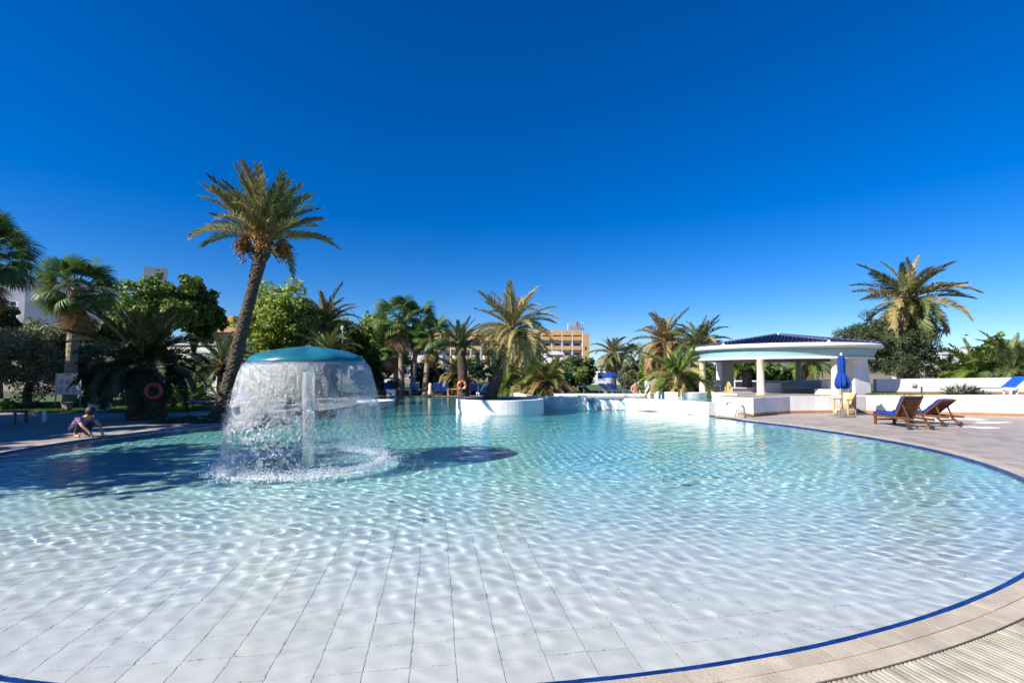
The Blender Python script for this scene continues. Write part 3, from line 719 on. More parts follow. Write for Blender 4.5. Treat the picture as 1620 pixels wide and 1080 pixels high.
q = P(1458, 617, 21.6); tag(MB().tube([(0, 0, -0.25), (0, 0, 0.12)], 0.03, 8).ball((0, 0, 0.13), 0.04, 8, 6).build('garden_spike_light', M['dark_metal'], loc=(q.x, 21.6, 0.98)), 'short dark spike light standing in the planting bed', 'garden light')
rear = empty('rear_garden_wall', (8.0, 31.2, 0), 'low white garden wall seen through the open bar', 'wall')
sub(wall_strip([(8.6, 31.0), (12, 31.6), (17, 30.2), (19.5, 26.5)], 0.22, 0.0, [1.25, 1.28, 1.28, 1.45], 1).build('wall_section', M['plaster']), rear)
lowl = empty('low_white_wall', (9.6, 27.0, 0.4), 'low white wall with a small picture tile left of the bar', 'wall')
p0 = P(1088, 608, 27.2); p1 = P(1142, 608, 27.0)
sub(MB().bar((p0.x, p0.y, 0.85), (p1.x, p1.y, 0.85), 0.2, 1.05).build('wall_section', M['plaster'], bevel=0.015), lowl)
pq = P(1122, 608, 26.86); sub(MB().box((pq.x, 26.93, pq.z), (0.14, 0.02, 0.13)).build('picture_tile', M['cream']), lowl)
pq = P(1102, 618, 26.6); sub(MB().box((pq.x, 26.7, pq.z), (0.28, 0.3, 0.3)).build('blue_tile_panel', M['bluetile']), lowl)

# ------------------------------------------------------------------ round bar
BC = Vector((13.77, 24.95, 0))
bar = empty('pool_bar', (BC.x, BC.y, 0.77), 'round open pool bar with dark blue tiled roof on cream columns', 'pavilion')
Z0 = 0.77
def bz(prof): return [(r, z - Z0) for r, z in prof]
NB = 96
sm = lambda o: o
MB().lathe(bz([(0.02, 2.46), (3.6, 2.44), (3.86, 2.40)]), n=NB).build('ceiling', M['plaster_grey'], bar, smooth=True)
MB().lathe(bz([(3.80, 2.42), (3.82, 2.375), (3.98, 2.375), (4.01, 2.40), (4.01, 2.46), (3.97, 2.48), (3.8, 2.485)]), n=NB).build('lower_ring', M['plaster'], bar)
MB().lathe(bz([(3.93, 2.47), (4.02, 2.70), (4.11, 2.90), (3.9, 2.92)]), n=NB).build('fascia', M['teal'], bar, smooth=True)
rim_ = MB().lathe(bz([(4.0, 2.88), (4.12, 2.87), (4.25, 2.885), (4.31, 2.92), (4.32, 3.0), (4.28, 3.06), (4.20, 3.085), (3.6, 3.07)]), n=NB).build('roof_rim', M['plaster'], bar, smooth=True)
roof = MB()
hips = [R(208 + 60 * k) for k in range(6)]; SL = 0.158; ZP = 3.70
def roofz(p):  # p relative to centre
    return ZP - SL * max(p.dot(Vector((math.cos(h + R(30)), math.sin(h + R(30)), 0))) for h in hips)
vs = [(0, 0, ZP - Z0)]; fs = []
for k in range(72):
    a = 2 * math.pi * k / 72 + R(208); p = Vector((4.17 * math.cos(a), 4.17 * math.sin(a), 0)); vs.append((p.x, p.y, roofz(p) - Z0))
for k in range(72): fs.append((0, 1 + k, 1 + (k + 1) % 72))
rf_o = MB().add(vs, fs).build('roof', M['roof_tile'], bar)
ribs = MB(); ends = MB()
for h in hips:
    md = Vector((math.cos(h + R(30)), math.sin(h + R(30)), 0)); sd = Vector((-md.y, md.x, 0))
    w = -2.06
    while w < 2.07:
        top = abs(w) / math.tan(R(30)) + 0.06; bot = math.sqrt(4.22 ** 2 - w * w)
        if bot - top > 0.1:
            npt = max(2, int((bot - top) / 0.3) + 1); pts = []; rr = []
            for k in range(npt):
                t = top + (bot - top) * k / (npt - 1); p = md * t + sd * w
                for dz, r_ in (((0.0, 0.048), (0.012, 0.053)) if 0 < k < npt - 1 else ((0.0, 0.05),)):
                    pts.append(Vector((p.x, p.y, ZP - SL * t - Z0 + 0.012 + dz * 0.5)) + md * (dz * 0.6)); rr.append(r_)
            ribs.tube(pts, rr, 7)
            e = md * (bot + 0.012) + sd * w; ends.ball((e.x, e.y, ZP - SL * bot - Z0 + 0.012), 0.034, 8, 5, (1, 1, 1.0))
        w += 0.165
tag(ribs.build('roof_tiles', M['roof_tile'], rf_o, smooth=True), kind='stuff')
tag(ends.build('tile_ends', M['ridge_tile'], rf_o), kind='stuff')
for h in hips:
    d = Vector((math.cos(h), math.sin(h), 0)); 
    for k in range(18):
        r0 = 0.15 + k * 0.225; p0 = d * r0; p1 = d * (r0 + 0.25)
        MB().tube([(p0.x, p0.y, roofz(p0) - Z0 + 0.045), (p1.x, p1.y, roofz(p1) - Z0 + 0.03)], [0.075, 0.09], 8).build('ridge_tile', M['ridge_tile'], rf_o, smooth=True)
MB().ball((0, 0, ZP - Z0 + 0.04), 0.09, 10, 6).build('finial', M['white_paint'], rf_o, smooth=True)
for hk in (0, 1):
    d = Vector((math.cos(hips[hk]), math.sin(hips[hk]), 0)) * 4.2; MB().ball((d.x, d.y, 3.10 - Z0), 0.075, 8, 6).build('hip_knob', M['white_paint'], rf_o, smooth=True)
for (u, d, base) in ((1111, 25.45, 0.62), (1203, 22.04, 0.77), (1321, 21.3, 0.77)):
    x = (u - 810) / FPX * d; rel = Vector((x - BC.x, d - BC.y, 0))
    MB().lathe([(0.20, base - Z0), (0.20, base - Z0 + 0.06), (0.165, base - Z0 + 0.08), (0.155, 2.32 - Z0), (0.19, 2.35 - Z0), (0.19, 2.43 - Z0)], rel, 24).build('column', M['cream'], bar, smooth=True)
for (u, d) in ((1263, 27.9),):
    x = (u - 810) / FPX * d; MB().lathe([(0.16, 0.0), (0.15, 1.68)], (x - BC.x, d - BC.y, 0), 20).build('column', M['cream'], bar, smooth=True)
# tapered white piers
def pier(u0, u1, d, z1, tw, dep, nm='pier', rot=0.0):
    x0 = (u0 - 810) / FPX * d - BC.x; x1 = (u1 - 810) / FPX * d - BC.x; y0 = d - BC.y; y1 = y0 + dep; c = (x0 + x1) / 2; w = (x1 - x0) / 2
    vs = []
    for (z, s_) in ((0.0, 1.0), (z1 - Z0, tw)):
        for (sx, yy_) in ((-1, y0), (1, y0), (1, y1), (-1, y1)):
            ym = (y0 + y1) / 2; v = Vector((sx * w * s_, (yy_ - ym) * s_, 0)); v.rotate(Matrix.Rotation(rot, 3, 'Z')); vs.append((c + v.x, ym + v.y, z))
    return MB().add(vs, [(3, 2, 1, 0), (4, 5, 6, 7), (0, 1, 5, 4), (1, 2, 6, 5), (2, 3, 7, 6), (3, 0, 4, 7)]).build(nm, M['plaster'], bar, bevel=0.02)
pr = pier(1342, 1378, 21.7, 2.84, 0.80, 1.0, rot=R(18))
q = P(1359, 557, 21.62); vent = MB().box((q.x - BC.x, 21.73 - BC.y, q.z - Z0), (0.30, 0.05, 0.36), R(16)).build('vent', M['dark_metal'], bar)
for k in range(4): MB().box((q.x - BC.x, 21.69 - BC.y, q.z - Z0 - 0.12 + 0.08 * k), (0.27, 0.03, 0.035), R(16)).build('vent_slat', M['plaster_grey'], vent)
pier(1142, 1161, 28.3, 2.42, 1.0, 0.8)
# stepped wall left of the pier
for (u0, u1, zt, d) in ((1311, 1352, 1.42, 22.3), (1330, 1356, 1.30, 21.75), (1300, 1335, 1.02, 22.0)):
    x0 = (u0 - 810) / FPX * d - BC.x; x1 = (u1 - 810) / FPX * d - BC.x
    MB().box(((x0 + x1) / 2, d + 0.3 - BC.y, (zt - Z0) / 2), (x1 - x0, 0.55, zt - Z0)).build('step_block', M['plaster'], bar, bevel=0.015)
# counters with blue and white mosaic
def checker_mat():
    m, nt, n, l = new_mat('blue_white_mosaic')
    out = N(n, "ShaderNodeOutputMaterial"); b = N(n, "ShaderNodeBsdfPrincipled", Roughness=0.3)
    tc = N(n, "ShaderNodeTexCoord"); mp = N(n, "ShaderNodeMapping"); mp.inputs['Scale'].default_value = (9, 9, 9); l.new(tc.outputs['Object'], mp.inputs[0])
    vf = N(n, "ShaderNodeVectorMath", operation='FRACTION'); l.new(mp.outputs[0], vf.inputs[0])
    vsb = N(n, "ShaderNodeVectorMath", operation='SUBTRACT'); vsb.inputs[1].default_value = (0.5, 0.5, 0.5); l.new(vf.outputs[0], vsb.inputs[0])
    va = N(n, "ShaderNodeVectorMath", operation='ABSOLUTE'); l.new(vsb.outputs[0], va.inputs[0])
    sp = N(n, "ShaderNodeSeparateXYZ"); l.new(va.outputs[0], sp.inputs[0])
    mx_ = N(n, "ShaderNodeMath", operation='MAXIMUM'); l.new(sp.outputs[0], mx_.inputs[0]); l.new(sp.outputs[2], mx_.inputs[1])
    lt = N(n, "ShaderNodeMath", operation='LESS_THAN'); lt.inputs[1].default_value = 0.34; l.new(mx_.outputs[0], lt.inputs[0])
    mx = N(n, "ShaderNodeMix", data_type='RGBA'); mx.inputs[6].default_value = (0.72, 0.72, 0.72, 1); mx.inputs[7].default_value = (0.015, 0.03, 0.14, 1); l.new(lt.outputs[0], mx.inputs[0])
    l.new(mx.outputs[2], b.inputs['Base Color']); l.new(b.outputs[0], out.inputs[0]); return m
M['mosaic'] = checker_mat()
def bbox(u0, u1, d, z0, z1, dep, nm, mt, par=bar, bev=0.01):
    x0 = (u0 - 810) / FPX * d - BC.x; x1 = (u1 - 810) / FPX * d - BC.x
    return MB().box(((x0 + x1) / 2, d + dep / 2 - BC.y, (z0 + z1) / 2 - Z0), (x1 - x0, dep, z1 - z0)).build(nm, mt, par, bevel=bev)
cn = bbox(1158, 1288, 24.6, 0.70, 0.96, 0.5, 'counter', M['mosaic'], bev=0)
bbox(1156, 1310, 24.5, 0.965, 1.02, 0.75, 'counter_top', M['cream'], cn)
bbox(1208, 1236, 23.9, 0.72, 1.26, 0.6, 'tiled_block', M['mosaic'], bev=0)
bbox(1287, 1304, 23.9, 0.70, 0.93, 0.5, 'drawer', M['wood_light'], bev=0)
bbox(1165, 1309, 26.9, 0.7, 1.28, 0.2, 'back_counter', M['plaster_grey'])
bbox(1122, 1136, 25.4, 0.6, 0.88, 0.3, 'cupboard', M['wood_light'])
# things on and by the bar
q = P(1182, 608, 24.9); bp2 = MB().lathe([(0.02, 0.0), (0.24, 0), (0.25, 0.1), (0.20, 0.6), (0.24, 0.88), (0.2, 0.9), (0.02, 0.9)], n=20)
tag(bp2.build('black_barrel', M['dark_metal'], loc=(q.x, q.y, 1.02), smooth=True), 'black upright barrel standing on the bar counter', 'barrel')
# ------------------------------------------------------------------ mushroom fountain
fo = empty('mushroom_fountain', FX, 'blue mushroom fountain with a steel pole pouring water into the pool', 'fountain')
zc = 2.20
cap = MB(); prof = [(0.0, 2.27), (0.16, 2.265), (0.42, 2.225), (0.75, 2.155), (0.97, 2.085), (1.05, 2.045), (1.085, 1.99), (1.09, 1.965), (1.07, 1.945), (1.02, 1.95), (0.7, 2.0), (0.32, 1.98), (0.26, 1.85), (0.18, 1.78)]
NS = 96
vs = []; fs = []
for i, (r, z) in enumerate(prof):
    for k in range(NS):
        a = 2 * math.pi * k / NS; lob = 0.018 * math.cos(8 * a) * min(1, r / 0.6) * (1 if i < 6 else 0.2)
        vs.append((r * math.cos(a), r * math.sin(a), z + lob))
for i in range(len(prof) - 1):
    for k in range(NS): fs.append((i * NS + k, i * NS + (k + 1) % NS, (i + 1) * NS + (k + 1) % NS, (i + 1) * NS + k))
cap.add(vs, fs).build('cap', M['mushroom'], fo, smooth=True)
pole = MB().lathe([(0.128, -1.0), (0.128, 1.86)], n=32).build('pole', M['steel'], fo, smooth=True)
MB().lathe([(0.134, 1.02), (0.137, 1.03), (0.137, 1.06), (0.134, 1.07)], n=32).build('collar', M['steel'], pole, smooth=True)
# falling curtain: real holes, tearing into strings towards the bottom
def curtain_r(z): return 1.095 + 0.37 * np.sqrt(np.clip((1.95 - z) / 1.95, 0, 1))
rc = np.random.default_rng(5)
NT, NZ = 900, 300
th = np.linspace(0, 2 * np.pi, NT, endpoint=False); tz = np.linspace(0, 1, NZ)
TH, TZ = np.meshgrid(th, tz, indexing='ij'); Zc = 1.955 - 1.955 * TZ ** 1.25
Sx = TH * 1.45; Sz = 1.955 - Zc
ns = 1150; wz = 1.955 * rc.power(1.9, ns); seeds = np.stack([rc.uniform(0, 2 * np.pi * 1.45, ns), wz], -1)
cellr = 0.5 + rc.uniform(0, 1, ns)
fx = Sx.ravel(); fz = Sz.ravel(); F1 = np.full(fx.shape, 9.0); F2 = np.full(fx.shape, 9.0); I1 = np.zeros(fx.shape, dtype=int)
nzx = 0.05 * np.sin(fz * 11 + 2 * np.sin(fx * 6)) ; nzz = 0.05 * np.sin(fx * 13 + 1.7 * np.sin(fz * 9))
W = 2 * np.pi * 1.45
for k in range(ns):
    dx = np.abs(fx + nzx - seeds[k, 0]); dx = np.minimum(dx, W - dx); dz = (fz + nzz - seeds[k, 1]) * 0.75
    d = np.sqrt(dx * dx + dz * dz)
    m = d < F1; F2 = np.where(m, F1, np.minimum(F2, d)); I1 = np.where(m, k, I1); F1 = np.where(m, d, F1)
E = F2 - F1
open_cell = cellr[I1]
zn = fz / 1.955
thr = np.where(zn < 0.30, 0.012 * (open_cell > 1.42), np.where(zn < 0.52, (open_cell > 1.12) * 0.05, (open_cell > 0.55 + 0.3 * (0.8 - zn)) * 0.04))
width = 0.013 + 0.045 * np.clip(1.0 - zn, 0, 1) ** 1.5 * (open_cell < 1.2) + 0.010 * np.sin(fx * 17 + fz * 23)
hole_prob = np.interp(zn, [0, 0.18, 0.35, 0.5, 0.62, 0.8, 1.0], [0.0, 0.012, 0.05, 0.22, 0.66, 0.93, 0.98])
rnd_cell = rc.uniform(0, 1, ns)[I1]
hole = (rnd_cell < hole_prob) & (E > width)
# the lowest part breaks up further
brk = (np.sin(fx * 31 + 3 * np.sin(fz * 19)) * np.sin(fz * 27 + 2.2 * np.sin(fx * 21)))
hole |= (zn > 0.66) & (brk > np.interp(zn, [0.66, 1.0], [0.7, -0.35]))
rr = curtain_r(Zc) + 0.010 * np.sin(TH * 23 + 3 * Zc) * TZ + 0.020 * np.sin(TH * 7 + 5 * Zc) * TZ + 0.012 * np.sin(TH * 41 + 9 * Zc) * TZ
V = np.stack([rr * np.cos(TH), rr * np.sin(TH), Zc], -1).reshape(-1, 3)
ii = np.arange(NT * NZ).reshape(NT, NZ); jj = np.roll(ii, -1, axis=0)
Fq = np.stack([ii[:, :-1], jj[:, :-1], jj[:, 1:], ii[:, 1:]], -1).reshape(-1, 4)
hm = hole.reshape(NT, NZ); keep = ~(hm & np.roll(hm, -1, 0))[:, :-1].ravel()
Fq = Fq[keep]
used = np.unique(Fq); remap = np.zeros(NT * NZ, dtype=int); remap[used] = np.arange(len(used))
me = np_mesh('water_curtain', V[used], remap[Fq], smooth=True)
cur = link('water_curtain', me, M['film'], fo)
tag(cur, kind='stuff')
# drops and foam: many small octahedra
M['foam'] = mat('white_foam', (0.86, 0.89, 0.91), 0.4, 0.05, 5.0, spec=0.5)
def octas(pos, rad):
    n_ = len(pos); d = np.array([[1, 0, 0], [-1, 0, 0], [0, 1, 0], [0, -1, 0], [0, 0, 1], [0, 0, -1]], dtype=float)
    V = (pos[:, None, :] + d[None] * rad[:, None, None] * np.array([1, 1, 1.25])).reshape(-1, 3)
    f = np.array([[0, 2, 4], [2, 1, 4], [1, 3, 4], [3, 0, 4], [2, 0, 5], [1, 2, 5], [3, 1, 5], [0, 3, 5]])
    F = (f[None] + 6 * np.arange(n_)[:, None, None]).reshape(-1, 3); return V, F
nd = 9000
a = rc.uniform(0, 2 * np.pi, nd); clump = 0.5 + 0.5 * np.sin(a * 13 + 2 * np.sin(a * 5))
h = np.abs(rc.normal(0, 1, nd)) * (0.045 + 0.05 * clump); h = np.minimum(h, 0.35)
r_ = 1.475 + rc.normal(0, 0.055, nd) + h * rc.uniform(-0.3, 0.55, nd)
pos = np.stack([r_ * np.cos(a), r_ * np.sin(a), h + 0.004], -1); rad = rc.uniform(0.003, 0.009, nd) * (1.15 - 1.6 * np.minimum(h, 0.35))
n2 = 17000   # drops in the falling part
a2 = rc.uniform(0, 2 * np.pi, n2); z2 = 1.5 * (1 - rc.power(1.7, n2)); r2 = curtain_r(z2) + rc.normal(0, 0.03, n2) + 0.03
pos2 = np.stack([r2 * np.cos(a2), r2 * np.sin(a2), z2], -1); rad2 = rc.uniform(0.0022, 0.006, n2)
n3 = 6000   # foam afloat
a3 = rc.uniform(0, 2 * np.pi, n3); r3 = 1.50 + np.abs(rc.normal(0, 0.15, n3)) * rc.choice([-0.7, 1], n3); pos3 = np.stack([r3 * np.cos(a3), r3 * np.sin(a3), np.full(n3, 0.006) + rc.uniform(0, 0.008, n3)], -1); rad3 = rc.uniform(0.004, 0.012, n3)
V, F = octas(np.concatenate([pos, pos3]), np.concatenate([rad, rad3])); tag(link('splash_foam', np_mesh('splash_foam', V, F), M['foam'], fo), kind='stuff')
V, F = octas(pos2, rad2); tag(link('water_drops', np_mesh('water_drops', V, F), M['foam'], fo), kind='stuff')

# ------------------------------------------------------------------ pool handrail
h0 = G(1134, 661, 0.0); h1 = G(1178, 661, ZD)
hr = empty('pool_handrail', (h1.x, h1.y, ZD), 'bent stainless steel handrail at the pool steps below the bar', 'handrail')
def rel(p, o): return Vector(p) - o.location
for off in (Vector((0, 0, 0)), Vector((0.10, 0.12, 0))):
    b0 = Vector((h0.x, h0.y, -0.35)); top0 = P(1147, 636, h0.y + 0.25); top1 = P(1172, 641, h1.y + 0.1)
    top0.y = h0.y; top1.y = h1.y; pts = [b0, Vector((h0.x, h0.y, 0.05)), top0 + Vector((-.05, 0, -.05)), top0, top0 + Vector((.07, 0, 0.01)), top1 + Vector((-0.06, 0, 0.01)), top1 + Vector((0.0, 0, -0.02)), top1 + Vector((0.05, 0, -0.09)), Vector((h1.x, h1.y, ZD - 0.02))]
    MB().tube([rel(p + off, hr) for p in pts], 0.022, 12).build('rail_tube', M['steel'], hr, smooth=True)
    MB().lathe([(0.05, 0), (0.05, 0.02), (0.024, 0.04)], rel(Vector((h1.x, h1.y, ZD)) + off, hr), 16).build('base_flange', M['steel'], hr)

# ------------------------------------------------------------------ wooden loungers with blue cushions
def lounger(name, loc, rz, back_deg, label, group):
    e = empty(name, loc, label, 'lounger', group, rz)      # local +y towards the feet, origin at the head end
    W_, L_, zs = 0.64, 1.85, 0.31
    for s in (-1, 1):
        MB().bar((s * (W_ / 2 - 0.025), 0.0, zs), (s * (W_ / 2 - 0.025), L_, zs), 0.045, 0.075).build('side_rail', M['wood'], e, bevel=0.006)
        MB().bar((s * (W_ / 2 - 0.03), L_ - 0.10, 0), (s * (W_ / 2 - 0.03), L_ - 0.10, zs - 0.038), 0.07, 0.07, (0, 1, 0)).build('leg', M['wood'], e, bevel=0.006)
        lg = MB().bar((s * (W_ / 2 - 0.035), 0.12, 0.07), (s * (W_ / 2 - 0.035), 0.36, zs - 0.038), 0.05, 0.065).build('leg', M['wood'], e, bevel=0.006)
        wv = []
        MB().tube([(s * (W_ / 2 - 0.035) + 0.028 * s, 0.13, 0.075), (s * (W_ / 2 - 0.035) + 0.062 * s, 0.13, 0.075)], 0.075, 18).build('wheel', M['dark_metal'], lg, smooth=False)
    MB().bar((-W_ / 2 + 0.05, 0.26, 0.19), (W_ / 2 - 0.05, 0.26, 0.19), 0.04, 0.05).build('stretcher', M['wood'], e)
    MB().bar((-W_ / 2 + 0.05, L_ - 0.1, 0.17), (W_ / 2 - 0.05, L_ - 0.1, 0.17), 0.04, 0.05).build('stretcher', M['wood'], e)
    for k in range(11):
        y = 0.80 + k * 0.105; MB().bar((-W_ / 2 + 0.05, y, zs + 0.02), (W_ / 2 - 0.05, y, zs + 0.02), 0.075, 0.018).build('slat', M['wood'], e)
    # backrest hinged at y=.74
    hb = 0.68; ca, sa = math.cos(R(back_deg)), math.sin(R(back_deg)); hy = 0.80
    def bpnt(t, x, o): return Vector((x, hy - ca * t - sa * o * -1 * -1, zs + 0.035 + sa * t - ca * o))
    bko = MB().bar(bpnt(hb + 0.07, -W_ / 2 + 0.08, 0.01), bpnt(hb + 0.07, W_ / 2 - 0.08, 0.01), 0.05, 0.03, (0, sa, ca)).build('backrest', M['wood'], e)
    for s in (-1, 1): MB().bar(bpnt(0, s * (W_ / 2 - 0.06), 0), bpnt(hb + 0.10, s * (W_ / 2 - 0.06), 0), 0.04, 0.055, (0, sa, ca)).build('frame_bar', M['wood'], bko)
    for k in range(8):
        t = 0.06 + k * 0.095; a_ = bpnt(t, -W_ / 2 + 0.07, 0.0); b__ = bpnt(t, W_ / 2 - 0.07, 0.0)
        MB().bar(a_, b__, 0.074, 0.018, (0, ca * -1 * 0 + sa, ca)).build('slat', M['wood'], bko)
    for s in (-1, 1): MB().bar(bpnt(0.46, s * (W_ / 2 - 0.10), 0.03), (s * (W_ / 2 - 0.10), 0.30, zs), 0.03, 0.04).build('prop_bar', M['wood'], e)
    # cushion: seat + back pads, with rounded edges and seams
    def pad(p0, p1, nrm, nm):
        p0 = Vector(p0); p1 = Vector(p1); nrm = Vector(nrm); d = p1 - p0; rows = 13; cols = 9; vs = []; fs = []
        for layer in (0, 1):
            for j in range(rows):
                t = j / (rows - 1)
                for i in range(cols):
                    s_ = i / (cols - 1); ed = min(1, min(s_, 1 - s_) * 7, min(t, 1 - t) * 9)
                    puff = 0.055 + 0.02 * math.sqrt(max(ed, 0)) + 0.006 * math.sin(t * 17 + i)
                    x = (s_ - 0.5) * (W_ - 0.05) * (1 - 0.015 * (1 - ed))
                    vs.append(p0 + d * t + Vector((x, 0, 0)) + nrm * (0.012 if layer == 0 else puff + 0.02))
        n_ = rows * cols
        for j in range(rows - 1):
            for i in range(cols - 1):
                a = j * cols + i; fs.append((a + n_, a + n_ + 1, a + n_ + cols + 1, a + n_ + cols)); fs.append((a, a + cols, a + cols + 1, a + 1))
        loop = [i for i in range(cols)] + [j * cols + cols - 1 for j in range(1, rows)] + [(rows - 1) * cols + i for i in range(cols - 2, -1, -1)] + [j * cols for j in range(rows - 2, 0, -1)]
        for k in range(len(loop)): a, b2 = loop[k], loop[(k + 1) % len(loop)]; fs.append((a, b2, b2 + n_, a + n_))
        MB().add(vs, fs).build(nm, M['blue_fabric'], e, smooth=True)
    pad((0, 0.86, zs + 0.03), (0, L_ + 0.02, zs + 0.03), (0, 0, 1), 'seat_cushion')
    nb_ = Vector((0, sa, ca)); q0 = bpnt(0.02, 0, 0) + nb_ * 0.015; q1 = bpnt(hb + 0.04, 0, 0) + nb_ * 0.015
    pad(q0, q1, nb_, 'back_cushion')
    return e
# local +y = foot direction: A points away from the camera
lounger('wooden_lounger', (12.25, 14.45, ZD), R(-6), 58, 'nearer wooden lounger with steeply raised back and blue cushion', 'wooden loungers on the right deck')
lounger('wooden_lounger', (14.05, 15.35, ZD), R(10), 40, 'farther wooden lounger with half reclined back and blue cushion', 'wooden loungers on the right deck')
lounger('wooden_lounger', (18.75, 16.0, ZD), R(-40), 5, 'wooden lounger just poking in at the right edge of the deck', 'wooden loungers on the right deck')

# ------------------------------------------------------------------ closed parasols
def closed_parasol(loc, H, label, base=True, group=None, rz=0.0):
    e = empty('closed_parasol', loc, label, 'parasol', group, rz)
    MB().tube([(0, 0, 0.03), (0, 0, H)], 0.028, 12).build('pole', M['steel'], e, smooth=True)
    if base:
        MB().box((0, 0, 0.04), (0.62, 0.62, 0.07)).build('base_slab', M['stone'], e, bevel=0.015)
        MB().lathe([(0.05, 0.07), (0.05, 0.35), (0.03, 0.37)], n=16).build('base_sleeve', M['steel'], e)
    vs = []; fs = []; nth = 40; prof = [(0.02, 1.0), (0.075, 0.985), (0.11, 0.93), (0.125, 0.8), (0.115, 0.62), (0.10, 0.50), (0.13, 0.42), (0.185, 0.28), (0.20, 0.16), (0.17, 0.05), (0.10, 0.0)]
    z0, z1 = H * 0.46, H - 0.03
    for (r, t) in prof:
        for k in range(nth):
            a = 2 * math.pi * k / nth; f = 1 + (0.30 * math.cos(8 * a + 2.5 * t) + 0.10 * math.cos(5 * a + 3)) * min(1, r / 0.1) * (1.15 - 0.6 * t)
            zz_ = z0 + (z1 - z0) * t + (0.05 * math.cos(4 * a) if t < 0.2 else 0)
            vs.append((r * 1.05 * f * math.cos(a), r * 1.05 * f * math.sin(a), zz_))
    for i in range(len(prof) - 1):
        for k in range(nth): fs.append((i * nth + k, (i + 1) * nth + k, (i + 1) * nth + (k + 1) % nth, i * nth + (k + 1) % nth))
    cp_ = MB().add(vs, fs).build('canopy', M['blue_fabric'], e, smooth=True)
    MB().lathe([(0.107, z0 + (z1 - z0) * .5), (0.125, z0 + (z1 - z0) * .505), (0.125, z0 + (z1 - z0) * .53), (0.107, z0 + (z1 - z0) * .535)], n=24).build('strap', M['blue_fabric'], cp_)
    MB().lathe([(0.03, H - 0.03), (0.045, H - 0.01), (0.03, H + 0.05), (0.0, H + 0.09)], n=12).build('finial', M['white_paint'], e, smooth=True)
    return e
q = G(1333, 659, ZD); closed_parasol((q.x, q.y, ZD), 2.42, 'tall closed royal blue parasol beside the wooden armchair')
q = P(293, 606, 27); closed_parasol((q.x, 27, ZD), 2.0, 'closed blue parasol seen left of the leaning trunk', False)
q = P(377, 606, 25); closed_parasol((q.x, 25, ZD), 2.3, 'closed blue parasol between the leaning trunk and the fountain', False)
# open parasol far back
q = P(965, 598, 44); e = empty('open_parasol', (q.x, 44, ZD), 'small open blue parasol on the far lawn', 'parasol')
MB().tube([(0, 0, 0), (0, 0, 1.75)], 0.03, 8).build('pole', M['steel'], e)
MB().lathe([(0.0, 1.86), (0.5, 1.66), (1.05, 1.40), (1.05, 1.28), (1.0, 1.28)], n=8).build('canopy', M['blue_fabric'], e)

# ------------------------------------------------------------------ wooden armchair
q = G(1334, 656, ZD); ac = empty('wooden_armchair', (q.x + 0.05, q.y - 0.02, ZD), 'pale wooden armchair standing at the closed parasol', 'armchair', None, R(-62))
for (x, y, h) in ((-0.27, -0.27, 0.62), (0.27, -0.27, 0.62), (-0.27, 0.27, 0.62), (0.27, 0.27, 0.62)):
    MB().bar((x, y, 0), (x * 0.98, y * (0.95 if y < 0 else 1.0), h), 0.05, 0.05, (0, 1, 0)).build('leg', M['wood_light'], ac, bevel=0.005)
MB().box((0, 0, 0.36), (0.52, 0.54, 0.16)).build('seat', M['wood_light'], ac, bevel=0.02)
bm_ = MB(); vs = []; fs = []
for j in range(7):
    t = j / 6
    for i in range(7):
        s_ = i / 6; vs.append(((s_ - 0.5) * 0.5, 0.24 + 0.17 * t + 0.05 * (2 * s_ - 1) ** 2 * -1, 0.42 + 0.48 * t))
for j in range(6):
    for i in range(6): a = j * 7 + i; fs.append((a, a + 1, a + 8, a + 7))
o = MB().add(vs, fs).build('backrest', M['wood_light'], ac); sd = o.modifiers.new('t', 'SOLIDIFY'); sd.thickness = 0.045
for s in (-1, 1): MB().bar((s * 0.275, -0.30, 0.635), (s * 0.275, 0.34, 0.645), 0.055, 0.03).build('armrest', M['wood_light'], ac, bevel=0.004)
q2 = G(1322, 655, ZD); tag(MB().ball((0, 0, 0.09), 0.09, 12, 8, (1, 1, 0.9)).lathe([(0.03, 0.16), (0.035, 0.19), (0.0, 0.2)], n=10).build('white_jug', M['white_paint'], loc=(q2.x, q2.y, ZD), smooth=True), 'small white round jug on the deck under the armchair', 'jug')

# ------------------------------------------------------------------ wet-floor signs
def wet_sign(loc, rz, sc, label):
    e = empty('wet_floor_sign', loc, label, 'sign', 'yellow wet floor signs', rz)
    for s in (-1, 1):
        vs = []; 
        for (x, z) in ((-0.17, 0), (0.17, 0), (0.13, 0.25), (0.07, 0.5), (0.035, 0.58), (-0.035, 0.58), (-0.07, 0.5), (-0.13, 0.25)):
            vs.append((x * sc, s * (0.15 - 0.13 * z / 0.58) * sc, z * sc))
        vs2 = [(x, y - s * 0.014 * sc, z) for (x, y, z) in vs]; n_ = 8
        pn = MB().add(vs + vs2, [tuple(range(8)), tuple(range(15, 7, -1))] + [(i, (i + 1) % 8, (i + 1) % 8 + 8, i + 8) for i in range(8)]).build('panel', M['yellow'], e)
        MB().add([(x * sc, s * (0.152 - 0.13 * z / 0.58) * sc, z * sc) for (x, z) in ((-0.055, 0.26), (0.055, 0.26), (0, 0.37))], [(0, 1, 2)]).build('warning_mark', M['dark_metal'], pn)
    return e
bx = P(1153, 624, 20.9); blk = tag(MB().prism([(-0.28, -0.2), (0.28, -0.2), (0.24, 0.2), (-0.24, 0.2)], 0.0, 0.10).build('white_plinth', M['plaster'], loc=(bx.x, 20.9, 0.78), bevel=0.015), 'small white plinth on the bar platform under the yellow sign', 'plinth')
wet_sign((bx.x, 20.9, 0.885), R(12), 0.86, 'yellow wet floor sign on the white plinth by the bar')
q = P(907, 622, 30.5); wet_sign((q.x, 30.5, 0.30), R(-20), 1.1, 'yellow wet floor sign far back beside the blue loungers')
